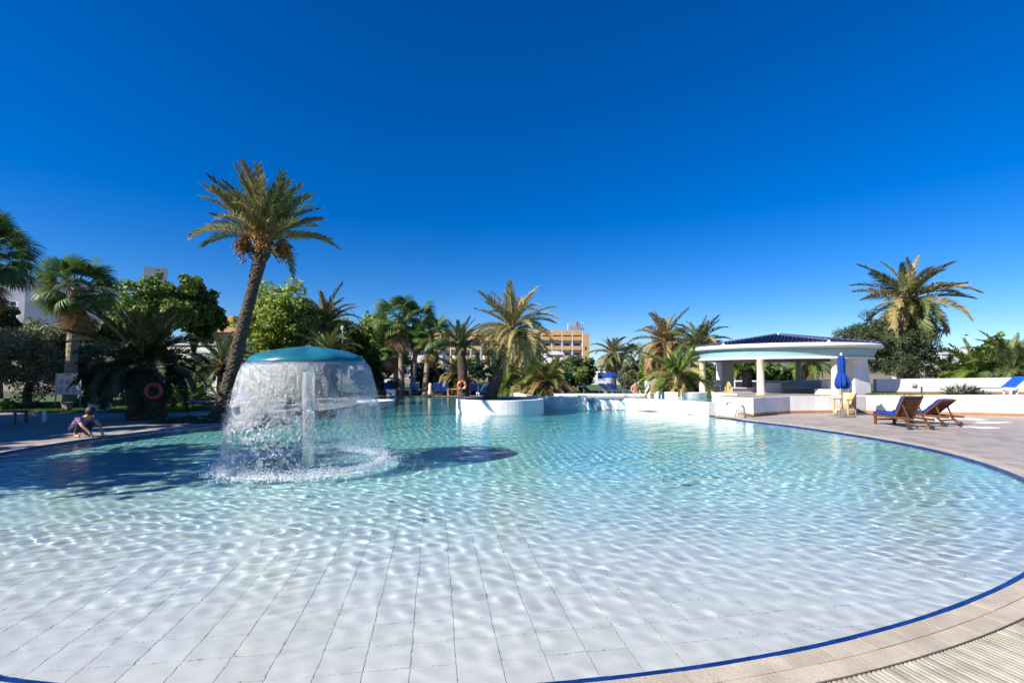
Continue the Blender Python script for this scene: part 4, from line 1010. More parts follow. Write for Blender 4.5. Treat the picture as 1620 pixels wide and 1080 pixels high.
q = P(908, 626, 30.5); tag(MB().prism([(-0.5, -0.3), (0.5, -0.3), (0.5, 0.3), (-0.5, 0.3)], -0.1, 0.22).build('low_plinth', M['plaster'], loc=(q.x, 30.5, ZD), bevel=0.02), 'low pale plinth under the far yellow sign', 'plinth')

# ------------------------------------------------------------------ notice board, planters, bench on the left
q = G(107, 644, ZD); nbd = empty('notice_board', (q.x, q.y, ZD), 'white notice board with six sheets on two posts', 'notice board', None, R(-6))
wb = 1.27
for s in (-1, 1): MB().tube([(s * (wb / 2 + 0.05), 0, 0), (s * (wb / 2 + 0.05), 0, 1.66)], 0.03, 10).build('post', M['board'], nbd, smooth=True)
pnl = MB().box((0, 0, 1.16), (wb, 0.05, 1.06)).build('panel', M['board'], nbd, bevel=0.01)
for r_i in range(2):
    for c_i in range(3):
        sh = MB().box(((c_i - 1) * 0.38, -0.031, 1.26 - r_i * 0.40), (0.28, 0.008, 0.31)).build('sheet', M['paper'], nbd)
        for k in range(5): MB().box(((c_i - 1) * 0.38, -0.0365, 1.37 - r_i * 0.40 - k * 0.05), (0.2, 0.002, 0.014 + 0.02 * ((k + c_i + r_i) % 3 == 0))).build('print_line', M['printing'], sh)
MB().box((0, -0.028, 1.6), (0.34, 0.004, 0.05)).build('heading', M['printing'], nbd)
q = G(106, 651, ZD); tag(MB().lathe([(0.0, 0), (0.20, 0), (0.20, 0.06), (0.16, 0.10), (0.19, 0.34), (0.23, 0.36), (0.23, 0.42), (0.0, 0.42)], n=4).build('stone_plinth', M['stone_yellow'], loc=(q.x, q.y, ZD), bevel=0.01), 'squat sandstone plinth in front of the notice board', 'plinth').rotation_euler = (0, 0, R(40))
q = G(158, 651, ZD); bowl = empty('planter_bowl', (q.x, q.y, ZD), 'white concrete bowl planter on the paving near the notice board', 'planter')
MB().lathe([(0.0, 0.0), (0.30, 0.0), (0.34, 0.08), (0.42, 0.34), (0.44, 0.36), (0.38, 0.36), (0.36, 0.28), (0.0, 0.28)], n=28).build('bowl', M['plaster'], bowl, smooth=False)
def slat_bench(loc, rz, label):
    e = empty('wooden_bench', loc, label, 'bench', None, rz)
    for k in range(4): MB().box((0, -0.21 + 0.14 * k, 0.42), (1.3, 0.12, 0.035)).build('slat', M['wood'], e, bevel=0.004)
    for sx in (-1, 1):
        for sy in (-1, 1): MB().box((sx * 0.56, sy * 0.2, 0.2), (0.06, 0.06, 0.40)).build('leg', M['wood'], e, bevel=0.004)
        MB().box((sx * 0.56, 0, 0.385), (0.05, 0.36, 0.035)).build('cross_bar', M['wood'], e)
q = G(-6, 671, ZD); slat_bench((q.x, q.y + 0.2, ZD), R(4), 'low dark wooden bench cut by the left edge')
q = G(70, 668, ZD); tag(MB().lathe([(0.0, 0), (0.06, 0), (0.055, 0.34), (0.03, 0.38), (0, 0.38)], n=14).build('white_bollard', M['white_paint'], loc=(q.x, q.y, ZD), smooth=True), 'tiny white bollard light on the shaded left deck', 'bollard')

# ------------------------------------------------------------------ plastic sunbeds far back
def sunbed(loc, rz, back, label, legs='white_paint', up=True):
    e = empty('sunbed', loc, label, 'sunbed', 'blue sunbeds round the far pool', rz)
    MB().box((0, 0.62, 0.31), (0.62, 1.25, 0.05)).build('bed', M['blue_plastic'], e, bevel=0.015)
    ca, sa = math.cos(R(back)), math.sin(R(back))
    MB().bar((0, 0.0, 0.33), (0, -0.72 * ca, 0.33 + 0.72 * sa), 0.62, 0.05, (0, sa, ca)).build('backrest', M['blue_plastic'], e, bevel=0.015)
    for sx in (-1, 1):
        MB().bar((sx * 0.3, -0.62, 0.30), (sx * 0.3, 1.25, 0.28), 0.045, 0.06).build('side_rail', M[legs], e)
        for y in (-0.5, 1.1): MB().bar((sx * 0.3, y, 0), (sx * 0.3, y, 0.28), 0.05, 0.05, (0, 1, 0)).build('leg', M[legs], e)
    return e
beds = [(612, 36.6, 20, 50, 'blue sunbed under the leftmost fan palm trunk', 'wood'), (655, 36.4, 0, 62, 'single blue sunbed between the fan palm trunks', 'wood'),
        (692, 36.6, 0, 62, 'left one of the two touching blue sunbeds at the far edge', 'wood'), (703, 36.6, 0, 62, 'right one of the two touching blue sunbeds at the far edge', 'wood'),
        (748, 37.0, 15, 55, 'dark blue sunbed right of the orange lifebuoy palm', 'wood'), (763, 34, 10, 60, 'pale blue sunbed with white legs left of the planter palm', 'white_paint'),
        (787, 36, 0, 55, 'blue sunbed just behind the leaning planter palm', 'wood'), (800, 37, 0, 55, 'blue sunbed half hidden by the low palms', 'wood'),
        (866, 35, 30, 55, 'left blue sunbed right of the low palm pair', 'white_paint'), (875, 36.5, 25, 60, 'rear blue sunbed right of the low palm pair', 'white_paint'),
        (893, 35, 10, 62, 'upright blue sunbed left of the far yellow sign', 'white_paint'), (930, 38, -50, 30, 'flat blue sunbed right of the far yellow sign', 'wood'),
        (962, 33, -60, 38, 'left blue sunbed below the open parasol', 'white_paint'), (974, 33.4, -60, 38, 'right blue sunbed below the open parasol', 'white_paint')]
for (u, d, rz, back, lab, lg) in beds:
    x = (u - 810) / FPX * d; sunbed((x, d + 0.3, ZD + (0.22 if u > 950 else 0.0)), R(180 + rz) if u < 950 else R(rz), back, lab, lg)
for o in [o for o in bpy.data.objects if o.name.startswith('sunbed')][:12]: o.rotation_euler.z += math.pi      # backs to the palms
q = G(196, 651, ZD); sunbed((q.x, q.y + 2.2, ZD), R(80), 50, 'dark blue lounger in the shade left of the thick palm', 'wood')
q = G(258, 655, ZD); sunbed((q.x, q.y + 2.5, ZD), R(-80), 12, 'flat blue lounger right of the thick palm trunk', 'wood')
q = G(350, 645, ZD); sunbed((q.x, q.y + 2.0, ZD), R(200), 55, 'blue lounger behind the tall leaning trunk', 'wood')
q = P(1581, 612, 20.9); sunbed((q.x + 0.35, 20.9, 0.79), R(84), 42, 'bright blue sunbed on the upper terrace at right', 'white_paint')
q = P(1598, 613, 20.2); e = empty('white_stool', (q.x, 20.2, 0.79), 'white moulded plastic stool beside the terrace sunbed', 'stool')
MB().lathe([(0.0, 0.36), (0.2, 0.36), (0.24, 0.33), (0.25, 0.27), (0.21, 0.22), (0.2, 0.27), (0.0, 0.3)], n=20).build('seat', M['white_paint'], e, smooth=True)
for k in range(4): a = R(45 + 90 * k); MB().bar((0.16 * math.cos(a), 0.16 * math.sin(a), 0.29), (0.21 * math.cos(a), 0.21 * math.sin(a), 0.0), 0.07, 0.05).build('leg', M['white_paint'], e)
# low tables by the far sunbeds
for (u, d, lab) in ((642, 36.3, 'small wooden table left of the single far sunbed'), (717, 36.5, 'small wooden table right of the touching far sunbeds')):
    x = (u - 810) / FPX * d; e = empty('side_table', (x, d, ZD), lab, 'table', 'small wooden tables at the far edge')
    MB().box((0, 0, 0.5), (0.9, 0.6, 0.06)).build('table_top', M['wood_light'], e, bevel=0.01)
    for sx in (-1, 1):
        for sy in (-1, 1): MB().box((sx * 0.38, sy * 0.24, 0.235), (0.06, 0.06, 0.47)).build('leg', M['wood_light'], e)
x = (619 - 810) / FPX * 35.6; tag(MB().box((0, 0, 0.22), (0.62, 0.5, 0.44)).box((0, 0, 0.47), (0.7, 0.56, 0.06)).build('white_box', M['plaster'], loc=(x, 35.7, ZD), bevel=0.02), 'white box at the far left corner of the pool', 'box')
x = (681 - 810) / FPX * 35.8; tag(MB().lathe([(0, 0), (0.18, 0), (0.2, 0.3), (0.12, 0.55), (0.16, 0.7), (0.1, 0.95), (0, 0.98)], n=14).build('stone_figure', M['cream'], loc=(x, 35.8, ZD), smooth=True), 'small cream stone figure at the far pool edge', 'ornament')
# white ledge in the pool, left of the deep end
o = MB().lathe([(0.0, -1.8), (1.1, -1.8), (1.1, 0.10), (1.05, 0.13), (0.0, 0.13)], n=48); q = P(594, 635, 29.2)
tag(o.build('pool_ledge', M['plaster'], loc=(q.x, 29.2, 0)), 'low round white ledge in the pool right of the fountain', 'ledge')

# ------------------------------------------------------------------ lifebuoys
def lifebuoy(loc, R0, r0, matn, rz, label, tilt=0.0):
    vs = []; fs = []; n1, n2 = 32, 12
    for i in range(n1):
        a = 2 * math.pi * i / n1
        for j in range(n2):
            b2 = 2 * math.pi * j / n2; vs.append(((R0 + r0 * math.cos(b2)) * math.cos(a), r0 * 0.8 * math.sin(b2), (R0 + r0 * math.cos(b2)) * math.sin(a)))
    for i in range(n1):
        for j in range(n2): fs.append((i * n2 + j, ((i + 1) % n1) * n2 + j, ((i + 1) % n1) * n2 + (j + 1) % n2, i * n2 + (j + 1) % n2))
    e = empty('lifebuoy', loc, label, 'lifebuoy', None, rz)
    MB().add(vs, fs).build('ring', M[matn], e, smooth=True)
    for k in range(4):
        a = R(45 + 90 * k); MB().tube([(R0 * math.cos(a - 0.1), 0, R0 * math.sin(a - 0.1)), (R0 * math.cos(a + 0.1), 0, R0 * math.sin(a + 0.1))], r0 * 1.07, 12).build('band', M['white_paint' if matn == 'orange' else 'red_ring'], e)
    MB().tube([(R0 * 1.17 * math.cos(t), 0.01, R0 * 1.17 * math.sin(t)) for t in np.linspace(0, 6.28, 25)], 0.008, 6).build('rope', M['cream'], e)
    return e
q = P(243, 618, 16.9); lifebuoy(q, 0.24, 0.055, 'red_ring', R(8), 'red lifebuoy hanging on the thick dark palm trunk')
q = P(731, 609.5, 35.0); lifebuoy(q, 0.27, 0.10, 'orange', R(10), 'orange lifebuoy on the far upright palm trunk')

# ------------------------------------------------------------------ bird, lamp post, sky line bits
q = P(1529, 530, 45); e = tag(MB().ball((0, 0, 0), 0.07, 8, 6, (0.9, 2.6, 0.9)).add([(0.03, -.08, .02), (0.03, .1, .02), (0.28, .03, .09), (0.48, -.06, 0.02), (0.3, -.07, .07)], [(0, 2, 1), (0, 4, 2), (4, 3, 2)]).add([(-0.03, -.08, .02), (-0.03, .1, .02), (-0.28, .03, .09), (-0.48, -.06, 0.02), (-0.3, -.07, .07)], [(0, 1, 2), (0, 2, 4), (4, 2, 3)]).build('bird', M['dark_metal'], loc=q), 'small dark bird gliding in the sky at right', 'bird')
q = P(541, 600, 36); lp = empty('lamp_post', (q.x, 36, ZD), 'thin white lamp post behind the fountain cap', 'lamp post')
MB().tube([(0, 0, 0), (0, 0, 4.9)], [0.06, 0.045], 10).build('post', M['white_paint'], lp, smooth=True)
MB().lathe([(0.05, 4.88), (0.12, 4.95), (0.12, 5.15), (0.03, 5.22)], n=14).build('lantern', M['white_paint'], lp)

# ------------------------------------------------------------------ people
def skinned(name, verts, edges, rad, matn, parent, root=0, sub=2):
    me = bpy.data.meshes.new(name); me.from_pydata([tuple(v) for v in verts], edges, []); me.materials.append(M[matn])
    o = bpy.data.objects.new(name, me); COL.objects.link(o); o.parent = parent
    sk = o.modifiers.new('skin', 'SKIN'); sk.use_smooth_shade = True
    if not me.skin_vertices:
        bpy.context.view_layer.objects.active = o
    for i, sv in enumerate(me.skin_vertices[0].data):
        r_ = rad[i]; sv.radius = (r_, r_) if not hasattr(r_, '__len__') else r_; sv.use_root = (i == root)
    ss = o.modifiers.new('sub', 'SUBSURF'); ss.levels = sub; ss.render_levels = sub
    return o
def person(loc, rz, label, J, top, legs, hair='hair', sc=1.0):
    """J: dict of joints (local metres). one continuous body; clothing as children"""
    e = empty('person', loc, label, 'person', None, rz)
    names = ['pelvis', 'belly', 'chest', 'neck', 'head0', 'head1',
             'shL', 'elL', 'wrL', 'paL', 'shR', 'elR', 'wrR', 'paR', 'hipL', 'knL', 'anL', 'toL', 'hipR', 'knR', 'anR', 'toR']
    rad = dict(pelvis=(.15, .12), belly=(.135, .105), chest=(.16, .115), neck=.058, head0=.088, head1=.075, shL=.062, elL=.043, wrL=.030, paL=(.034, .018), shR=.062, elR=.043, wrR=.030, paR=(.034, .018),
               hipL=.088, knL=.060, anL=.042, toL=.035, hipR=.088, knR=.060, anR=.042, toR=.035)
    idx_ = {k: i for i, k in enumerate(names)}; vs = [Vector(J[k]) for k in names]; rs = [rad[k] for k in names]
    ed = [('pelvis', 'belly'), ('belly', 'chest'), ('chest', 'neck'), ('neck', 'head0'), ('head0', 'head1'), ('chest', 'shL'), ('shL', 'elL'), ('elL', 'wrL'), ('wrL', 'paL'), ('chest', 'shR'), ('shR', 'elR'), ('elR', 'wrR'), ('wrR', 'paR'),
          ('pelvis', 'hipL'), ('hipL', 'knL'), ('knL', 'anL'), ('anL', 'toL'), ('pelvis', 'hipR'), ('hipR', 'knR'), ('knR', 'anR'), ('anR', 'toR')]
    E = [(idx_[a], idx_[b2]) for a, b2 in ed]
    for s in ('L', 'R'):      # five fingers
        w, p = Vector(J['wr' + s]), Vector(J['pa' + s]); d = (p - w).normalized(); side = d.cross(Vector((0, 0, 1)));
        if side.length < 0.1: side = Vector((1, 0, 0))
        side.normalize()
        for k, (off, ln) in enumerate(((-0.030, 0.065), (-0.010, 0.078), (0.010, 0.072), (0.029, 0.055), (0.05, 0.03))):
            st = p if k < 4 else w + (p - w) * 0.4
            a1 = st + side * off + d * ln * 0.5; a2 = a1 + d * ln * 0.5 + Vector((0, 0, -0.02))
            i0 = len(vs); vs += [a1, a2]; rs += [0.009, 0.008]; E += [(idx_['pa' + s] if k < 4 else idx_['wr' + s], i0), (i0, i0 + 1)]
    skinned('body', vs, E, rs, 'skin', e)
    hd0, hd1 = Vector(J['head0']), Vector(J['head1']); up = (hd1 - hd0).normalized()
    fwd = Vector(J['face']).normalized(); fwd = (fwd - up * fwd.dot(up)).normalized(); sd_ = up.cross(fwd)
    c = hd0 + (hd1 - hd0) * 0.6
    hb = MB(); vs2 = []; fs2 = []
    hb.ball((0, 0, 0), 0.118, 14, 10, (0.92, 1.05, 1.08)); Mh = Matrix((sd_, fwd, up)).transposed()
    hb.v = [tuple(c + Mh @ Vector(v) + up * 0.022 - fwd * 0.022) for v in hb.v]; hb.build('hair', M[hair], e, smooth=True)
    fc = MB()
    for sx in (-1, 1): fc.ball(c + sd_ * 0.034 * sx + fwd * 0.098 - up * 0.005, 0.012, 8, 6)
    fc.build('eyes', M['dark_metal'], e)
    MB().ball(c + fwd * 0.108 - up * 0.03, 0.018, 8, 6).build('nose', M['skin'], e, smooth=True)
    if top:
        ks = ['belly0', 'belly', 'chest', 'neck0', 'shL', 'seL', 'shR', 'seR']; JJ = dict(J); JJ['belly0'] = Vector(J['pelvis']) * 0.8 + Vector(J['belly']) * 0.2; JJ['neck0'] = Vector(J['chest']) * 0.35 + Vector(J['neck']) * 0.65
        for s in 'LR': JJ['se' + s] = Vector(J['sh' + s]) * 0.35 + Vector(J['el' + s]) * 0.65
        rr_ = [(.165, .135), (.155, .125), (.178, .132), .075, .076, .062, .076, .062]
        skinned('shirt', [JJ[k] for k in ks], [(0, 1), (1, 2), (2, 3), (2, 4), (4, 5), (2, 6), (6, 7)], rr_, top, e, 1)
    if legs:
        f = legs[1]; ks = [Vector(J['pelvis']), Vector(J['belly']) * 0.35 + Vector(J['pelvis']) * 0.65]; rr_ = [(.165, .135), (.155, .125)]; E2 = [(0, 1)]
        for s in 'LR':
            h_, k_, a_2 = Vector(J['hip' + s]), Vector(J['kn' + s]), Vector(J['an' + s]); i0 = len(ks)
            if f == 'long': ks += [h_, k_, k_ * 0.15 + a_2 * 0.85]; rr_ += [.104, .076, .058]; E2 += [(0, i0), (i0, i0 + 1), (i0 + 1, i0 + 2)]
            else: ks += [h_, h_ * 0.25 + k_ * 0.75]; rr_ += [.106, .088]; E2 += [(0, i0), (i0, i0 + 1)]
        skinned('trousers' if f == 'long' else 'shorts', ks, E2, rr_, legs[0], e, 0)
    return e
# squatting at the left pool rim, bent forward, facing right (local +y is forward)
J = dict(pelvis=(0, -0.12, 0.24), belly=(0, 0.0, 0.36), chest=(0, 0.16, 0.47), neck=(0, 0.26, 0.55), head0=(0, 0.32, 0.60), head1=(0, 0.36, 0.70), face=(0, 1, -0.4),
         shL=(0.17, 0.18, 0.48), elL=(0.22, 0.36, 0.32), wrL=(0.16, 0.52, 0.16), paL=(0.14, 0.57, 0.08), shR=(-0.17, 0.18, 0.48), elR=(-0.22, 0.36, 0.32), wrR=(-0.16, 0.50, 0.18), paR=(-0.14, 0.56, 0.10),
         hipL=(0.10, -0.10, 0.22), knL=(0.17, 0.24, 0.40), anL=(0.13, 0.02, 0.06), toL=(0.14, 0.20, 0.03), hipR=(-0.10, -0.10, 0.22), knR=(-0.17, 0.24, 0.40), anR=(-0.13, 0.02, 0.06), toR=(-0.14, 0.20, 0.03))
q = G(130, 691, ZD); person((q.x - 0.12, q.y + 0.05, ZD), R(-100), 'person in purple top and dark trousers squatting at the left pool rim', J, 'purple', ('navy', 'long'))
# seated shirtless by the upper pool, facing the camera (local +y forward, turned to face -y)
J = dict(pelvis=(0, 0, 0.10), belly=(0, 0.0, 0.26), chest=(0, 0.03, 0.45), neck=(0, 0.05, 0.60), head0=(0, 0.07, 0.68), head1=(0, 0.08, 0.80), face=(0, 1, 0),
         shL=(0.19, 0.03, 0.50), elL=(0.26, 0.02, 0.25), wrL=(0.20, 0.2, 0.12), paL=(0.17, 0.27, 0.12), shR=(-0.19, 0.03, 0.50), elR=(-0.27, 0.0, 0.25), wrR=(-0.22, 0.18, 0.12), paR=(-0.19, 0.26, 0.12),
         hipL=(0.10, 0.04, 0.09), knL=(0.15, 0.46, 0.08), anL=(0.15, 0.48, -0.34), toL=(0.15, 0.62, -0.37), hipR=(-0.10, 0.04, 0.09), knR=(-0.15, 0.46, 0.08), anR=(-0.15, 0.48, -0.34), toR=(-0.15, 0.62, -0.37))
q = P(1005, 624, 28.6); person((q.x, 28.6, 0.50), R(190), 'shirtless person in brown shorts seated beyond the upper pool', J, None, ('brown_cloth', 'short'))
tag(MB().box((0, 0, 0.22), (1.1, 0.45, 0.44)).box((0, 0.0, 0.455), (1.16, 0.5, 0.03)).build('block_bench', M['plaster'], loc=(q.x, 28.66, 0.06), bevel=0.015), 'low white block bench under the seated person', 'bench')
# ------------------------------------------------------------------ vegetation
def frond_mesh(name, L, droop, npair, leaf_len, leaf_w, matn, seed, vee=0.45, base=0.12, twist=0.0, ragged=0.1):
    r = np.random.default_rng(seed); vs = []; fs = []; var = []
    S = 14; pts = []; ang = 0.0; p = Vector((0, 0, 0)); pts.append(p.copy())
    for i in range(S):
        ang -= R(droop) / S * (0.45 + 1.1 * i / S); p = p + Vector((math.cos(ang), 0, math.sin(ang))) * (L / S); pts.append(p.copy())
    def at(t):
        x = t * S; i = min(int(x), S - 1); q = pts[i] + (pts[i + 1] - pts[i]) * (x - i); d = (pts[i + 1] - pts[i]).normalized(); return q, d
    # rachis: flat triangular strip
    for i in range(S + 1):
        w = 0.035 * (1 - 0.85 * i / S) * (L / 2.6) + 0.006; q = pts[i]; vs += [(q.x, -w, q.z), (q.x, 0, q.z - w * 0.8), (q.x, w, q.z)]
    for i in range(S):
        a = i * 3
        for k in range(3): fs.append((a + k, a + 3 + k, a + 3 + (k + 1) % 3, a + (k + 1) % 3)); var.append(0.75)
    for k in range(npair):
        t = base + (1 - base) * (k + 0.5) / npair; q, d = at(min(t, 0.999)); up = Vector((-d.z, 0, d.x))
        prof = min(1.0, (t - base) / 0.18 + 0.35) * (1.0 - 0.55 * max(0, (t - 0.55) / 0.45)) 
        al = R(68 - 42 * t)
        for s in (-1, 1):
            if r.uniform() < ragged * 0.4: continue
            ll = leaf_len * prof * r.uniform(0.82, 1.12); a2 = al + r.normal(0, 0.09); v_ = vee + r.normal(0, 0.16)
            dr = (d * math.cos(a2) + (Vector((0, s, 0)) * math.cos(v_) + up * math.sin(v_)) * math.sin(a2)).normalized()
            wd = d.cross(dr).cross(dr).normalized() * leaf_w * 0.5 * r.uniform(0.8, 1.2)
            mid = q + dr * ll * 0.5 ; tip = q + dr * ll + Vector((0, 0, -ll * r.uniform(0.06, 0.22)))
            o = len(vs); vs += [tuple(q - wd * 0.6), tuple(q + wd * 0.6), tuple(mid + wd), tuple(mid - wd), tuple(tip)]
            fs += [(o, o + 1, o + 2, o + 3), (o + 3, o + 2, o + 4)]; vv = r.uniform(0, 1); var += [vv, min(1, vv + 0.15)]
    me = bpy.data.meshes.new(name); me.from_pydata(vs, [], fs); me.update(); face_var(me, var); me.materials.append(M[matn]); return me
def fan_mesh(name, pet, rad, nseg, matn, seed, droop=0.35, spread=100):
    r = np.random.default_rng(seed); vs = []; fs = []; var = []
    for i in range(4):
        t = i / 3; x = pet * t; z = -0.12 * pet * t * t; w = 0.03 * (1 - 0.5 * t); vs += [(x, -w, z), (x, w, z), (x, 0, z - w)]
    for i in range(3):
        for k in range(3): a = i * 3; fs.append((a + k, a + 3 + k, a + 3 + (k + 1) % 3, a + (k + 1) % 3)); var.append(0.8)
    hub = Vector((pet, 0, -0.12 * pet))
    for k in range(nseg):
        a = R(-spread + 2 * spread * k / (nseg - 1)); L = rad * (0.80 + 0.2 * math.cos(a)) * r.uniform(0.92, 1.06); fold = 0.05 * (1 if k % 2 else -1)
        cs, sn = math.cos(a), math.sin(a); da = R(spread / (nseg - 1)) * 1.05
        prev = None; o = len(vs); ring = [(0.06, 0.5), (0.38, 1.0), (0.62, 0.9), (0.82, 0.45), (1.0, 0.05)]
        for (t, w) in ring:
            dz = -droop * L * t * t * (0.7 + 0.6 * abs(sn)) - (0.35 * L * max(0, t - 0.6) ** 1.2 * r.uniform(0.6, 1.5)); rr_ = L * t * (1 - 0.12 * t * t)
            c = hub + Vector((cs * rr_, sn * rr_, dz + fold * L * t * 0.5)); hw = min(rr_ * math.tan(da) * 1.15, 0.6 * rad) * w
            side = Vector((-sn, cs, 0)); vs += [tuple(c - side * hw), tuple(c + side * hw)]
        vv = r.uniform(0, 1)
        for j in range(len(ring) - 1): b2 = o + j * 2; fs.append((b2, b2 + 1, b2 + 3, b2 + 2)); var.append(vv)
    me = bpy.data.meshes.new(name); me.from_pydata(vs, [], fs); me.update(); face_var(me, var); me.materials.append(M[matn]); return me
def trunk_mesh(pts, rads, matn, boots=True, seed=0, seg=18, per_m=16, amp=0.10):
    r = np.random.default_rng(seed); sp = [Vector(p) for p in pts]; dense = []; dr = []
    for i in range(len(sp) - 1):
        p0 = sp[max(i - 1, 0)]; p1 = sp[i]; p2 = sp[i + 1]; p3 = sp[min(i + 2, len(sp) - 1)]; n_ = max(3, int((p2 - p1).length * per_m))
        for k in range(n_):
            t = k / n_; dense.append(0.5 * ((2 * p1) + (p2 - p0) * t + (2 * p0 - 5 * p1 + 4 * p2 - p3) * t * t + (3 * p1 - p0 - 3 * p2 + p3) * t ** 3)); dr.append(rads[i] + (rads[i + 1] - rads[i]) * t)
    dense.append(sp[-1]); dr.append(rads[-1])
    b = MB().tube(dense, dr, seg)
    vs = b.v; nrow = len(dense)
    for i in range(nrow):
        c = dense[i]
        for k in range(seg):
            v = Vector(vs[i * seg + k]); d = v - c
            if boots: f = 1 + amp * (((i * 0.5 + (k % 3) * 0.5) % 1.5) / 1.5 * 2 - 1) * (1 if (k + i) % 3 else 0.3) + r.normal(0, amp * 0.35)
            else: f = 1 + amp * 0.4 * (1 if i % 3 == 0 else 0) + r.normal(0, amp * 0.12)
            vs[i * seg + k] = tuple(c + d * f)
    return b
FROND_CACHE = {}
def fronds_for(kind, L):
    key = (kind, round(L, 1))
    if key in FROND_CACHE: return FROND_CACHE[key]
    lw = max(0.028, 0.018 * L); ll = 0.21 * L
    sets = []
    for s in range(3):
        for dd in (25, 60, 95): sets.append(frond_mesh('frond', L, dd + 6 * s, int(34 + 7 * min(L, 3.2)), ll, lw, kind, 100 + s * 10 + dd, vee=0.55 - 0.1 * s))
    FROND_CACHE[key] = sets; return sets
def date_palm(base, path, rads, L, nf, label, kind='frond_green', el=(80, -30), seed=1, group='date palms', bark='bark_palm', mix=None, fruit=0, fruit_mat='fruit', droop_bias=0.0, name='date_palm', skirt=0, amp=0.10, az_skip=None, frsz=1.0):
    r = np.random.default_rng(seed); e = empty(name, base, label, 'palm tree', group)
    pts = [Vector(p) for p in path]
    trunk_mesh(pts, rads, bark, True, seed, amp=amp).build('trunk', M[bark], e, smooth=False)
    top = pts[-1]; d = (pts[-1] - pts[-2]).normalized()
    # boot collar below the crown
    col = MB()
    for k in range(26):
        a = k * 2.399; h_ = -0.1 - 0.028 * k * (L / 2.6); rr_ = rads[-1]
        q0 = top + d * h_ + Vector((math.cos(a), math.sin(a), 0)) * rr_ * 0.75; q1 = q0 + Vector((math.cos(a) * 0.6, math.sin(a) * 0.6, 1.0)).normalized() * 0.26 * (L / 2.6)
        col.bar(q0, q1, 0.10, 0.04, (math.cos(a), math.sin(a), 0))
    col.build('leaf_bases', M[bark], e)
    sets = fronds_for(kind, L); sets2 = fronds_for(mix, L) if mix else None
    for k in range(nf):
        t = (k + 0.5) / nf; elv = el[0] + (el[1] - el[0]) * (t ** 0.85); az = math.degrees(k * 2.39996) + r.normal(0, 9)
        if az_skip and elv < az_skip[2] and az_skip[0] < az % 360 < az_skip[1]: continue
        use = sets2 if (sets2 and r.uniform() < (0.25 + 0.5 * t if mix != 'frond_green' else 0.3)) else sets
        vi = int(np.clip((0.15 + 0.8 * t + droop_bias + r.normal(0, 0.15)) * 3, 0, 2)); me = use[int(r.integers(0, 3)) * 3 + vi]
        o = bpy.data.objects.new('frond', me); COL.objects.link(o); o.parent = e
        Rm = Matrix.Rotation(R(az), 4, 'Z') @ Matrix.Rotation(-R(elv + r.normal(0, 5)), 4, 'Y') @ Matrix.Rotation(r.normal(0, 0.35), 4, 'X')
        s_ = r.uniform(0.86, 1.06) * (0.8 if t < 0.12 else 1.0)
        o.matrix_local = Matrix.Translation(top + d * (0.10 - 0.25 * t) * (L / 2.6)) @ Rm @ Matrix.Scale(s_, 4)
    for k in range(fruit):
        a = k * 2.1 + seed; out_ = Vector((math.cos(a), math.sin(a), 0)); bb = MB(); fl = 0.5 * L / 2.8 * frsz
        q0 = top + Vector((0, 0, 0.05)); q1 = q0 + out_ * fl * 1.0 + Vector((0, 0, fl * 0.35)); q2 = q0 + out_ * fl * 1.35 + Vector((0, 0, -0.2 * fl))
        for j in range(16):
            dd = Vector((r.normal(0, .16), r.normal(0, .16), r.normal(0, .1))) * fl * 1.2; bb.tube([q0, q1 + dd * 0.3, q2 + dd], [0.014, 0.012, 0.006], 4, False)
        bo = bb.build('fruit_stalk', M['fruit'], e); fb = MB()
        for j in range(150):
            dd = Vector((r.normal(0, .22), r.normal(0, .22), -abs(r.normal(0, .45)))) * fl; fb.ball(q2 + dd, 0.034 * (L / 2.8), 5, 3)
        tag(fb.build('fruit_bunch', M[fruit_mat] if (k % 2 == 0) else M['fruit_brown'], e, smooth=True), kind='stuff')
    for k in range(skirt):
        a = r.uniform(0, 360); me = fronds_for('frond_dry', L)[int(r.integers(0, 3)) * 3 + 1]; o = bpy.data.objects.new('frond', me); COL.objects.link(o); o.parent = e
        o.matrix_local = Matrix.Translation(top + d * -0.25) @ Matrix.Rotation(R(a), 4, 'Z') @ Matrix.Rotation(R(r.uniform(50, 80)), 4, 'Y') @ Matrix.Scale(0.8, 4)
    return e
FAN = {}
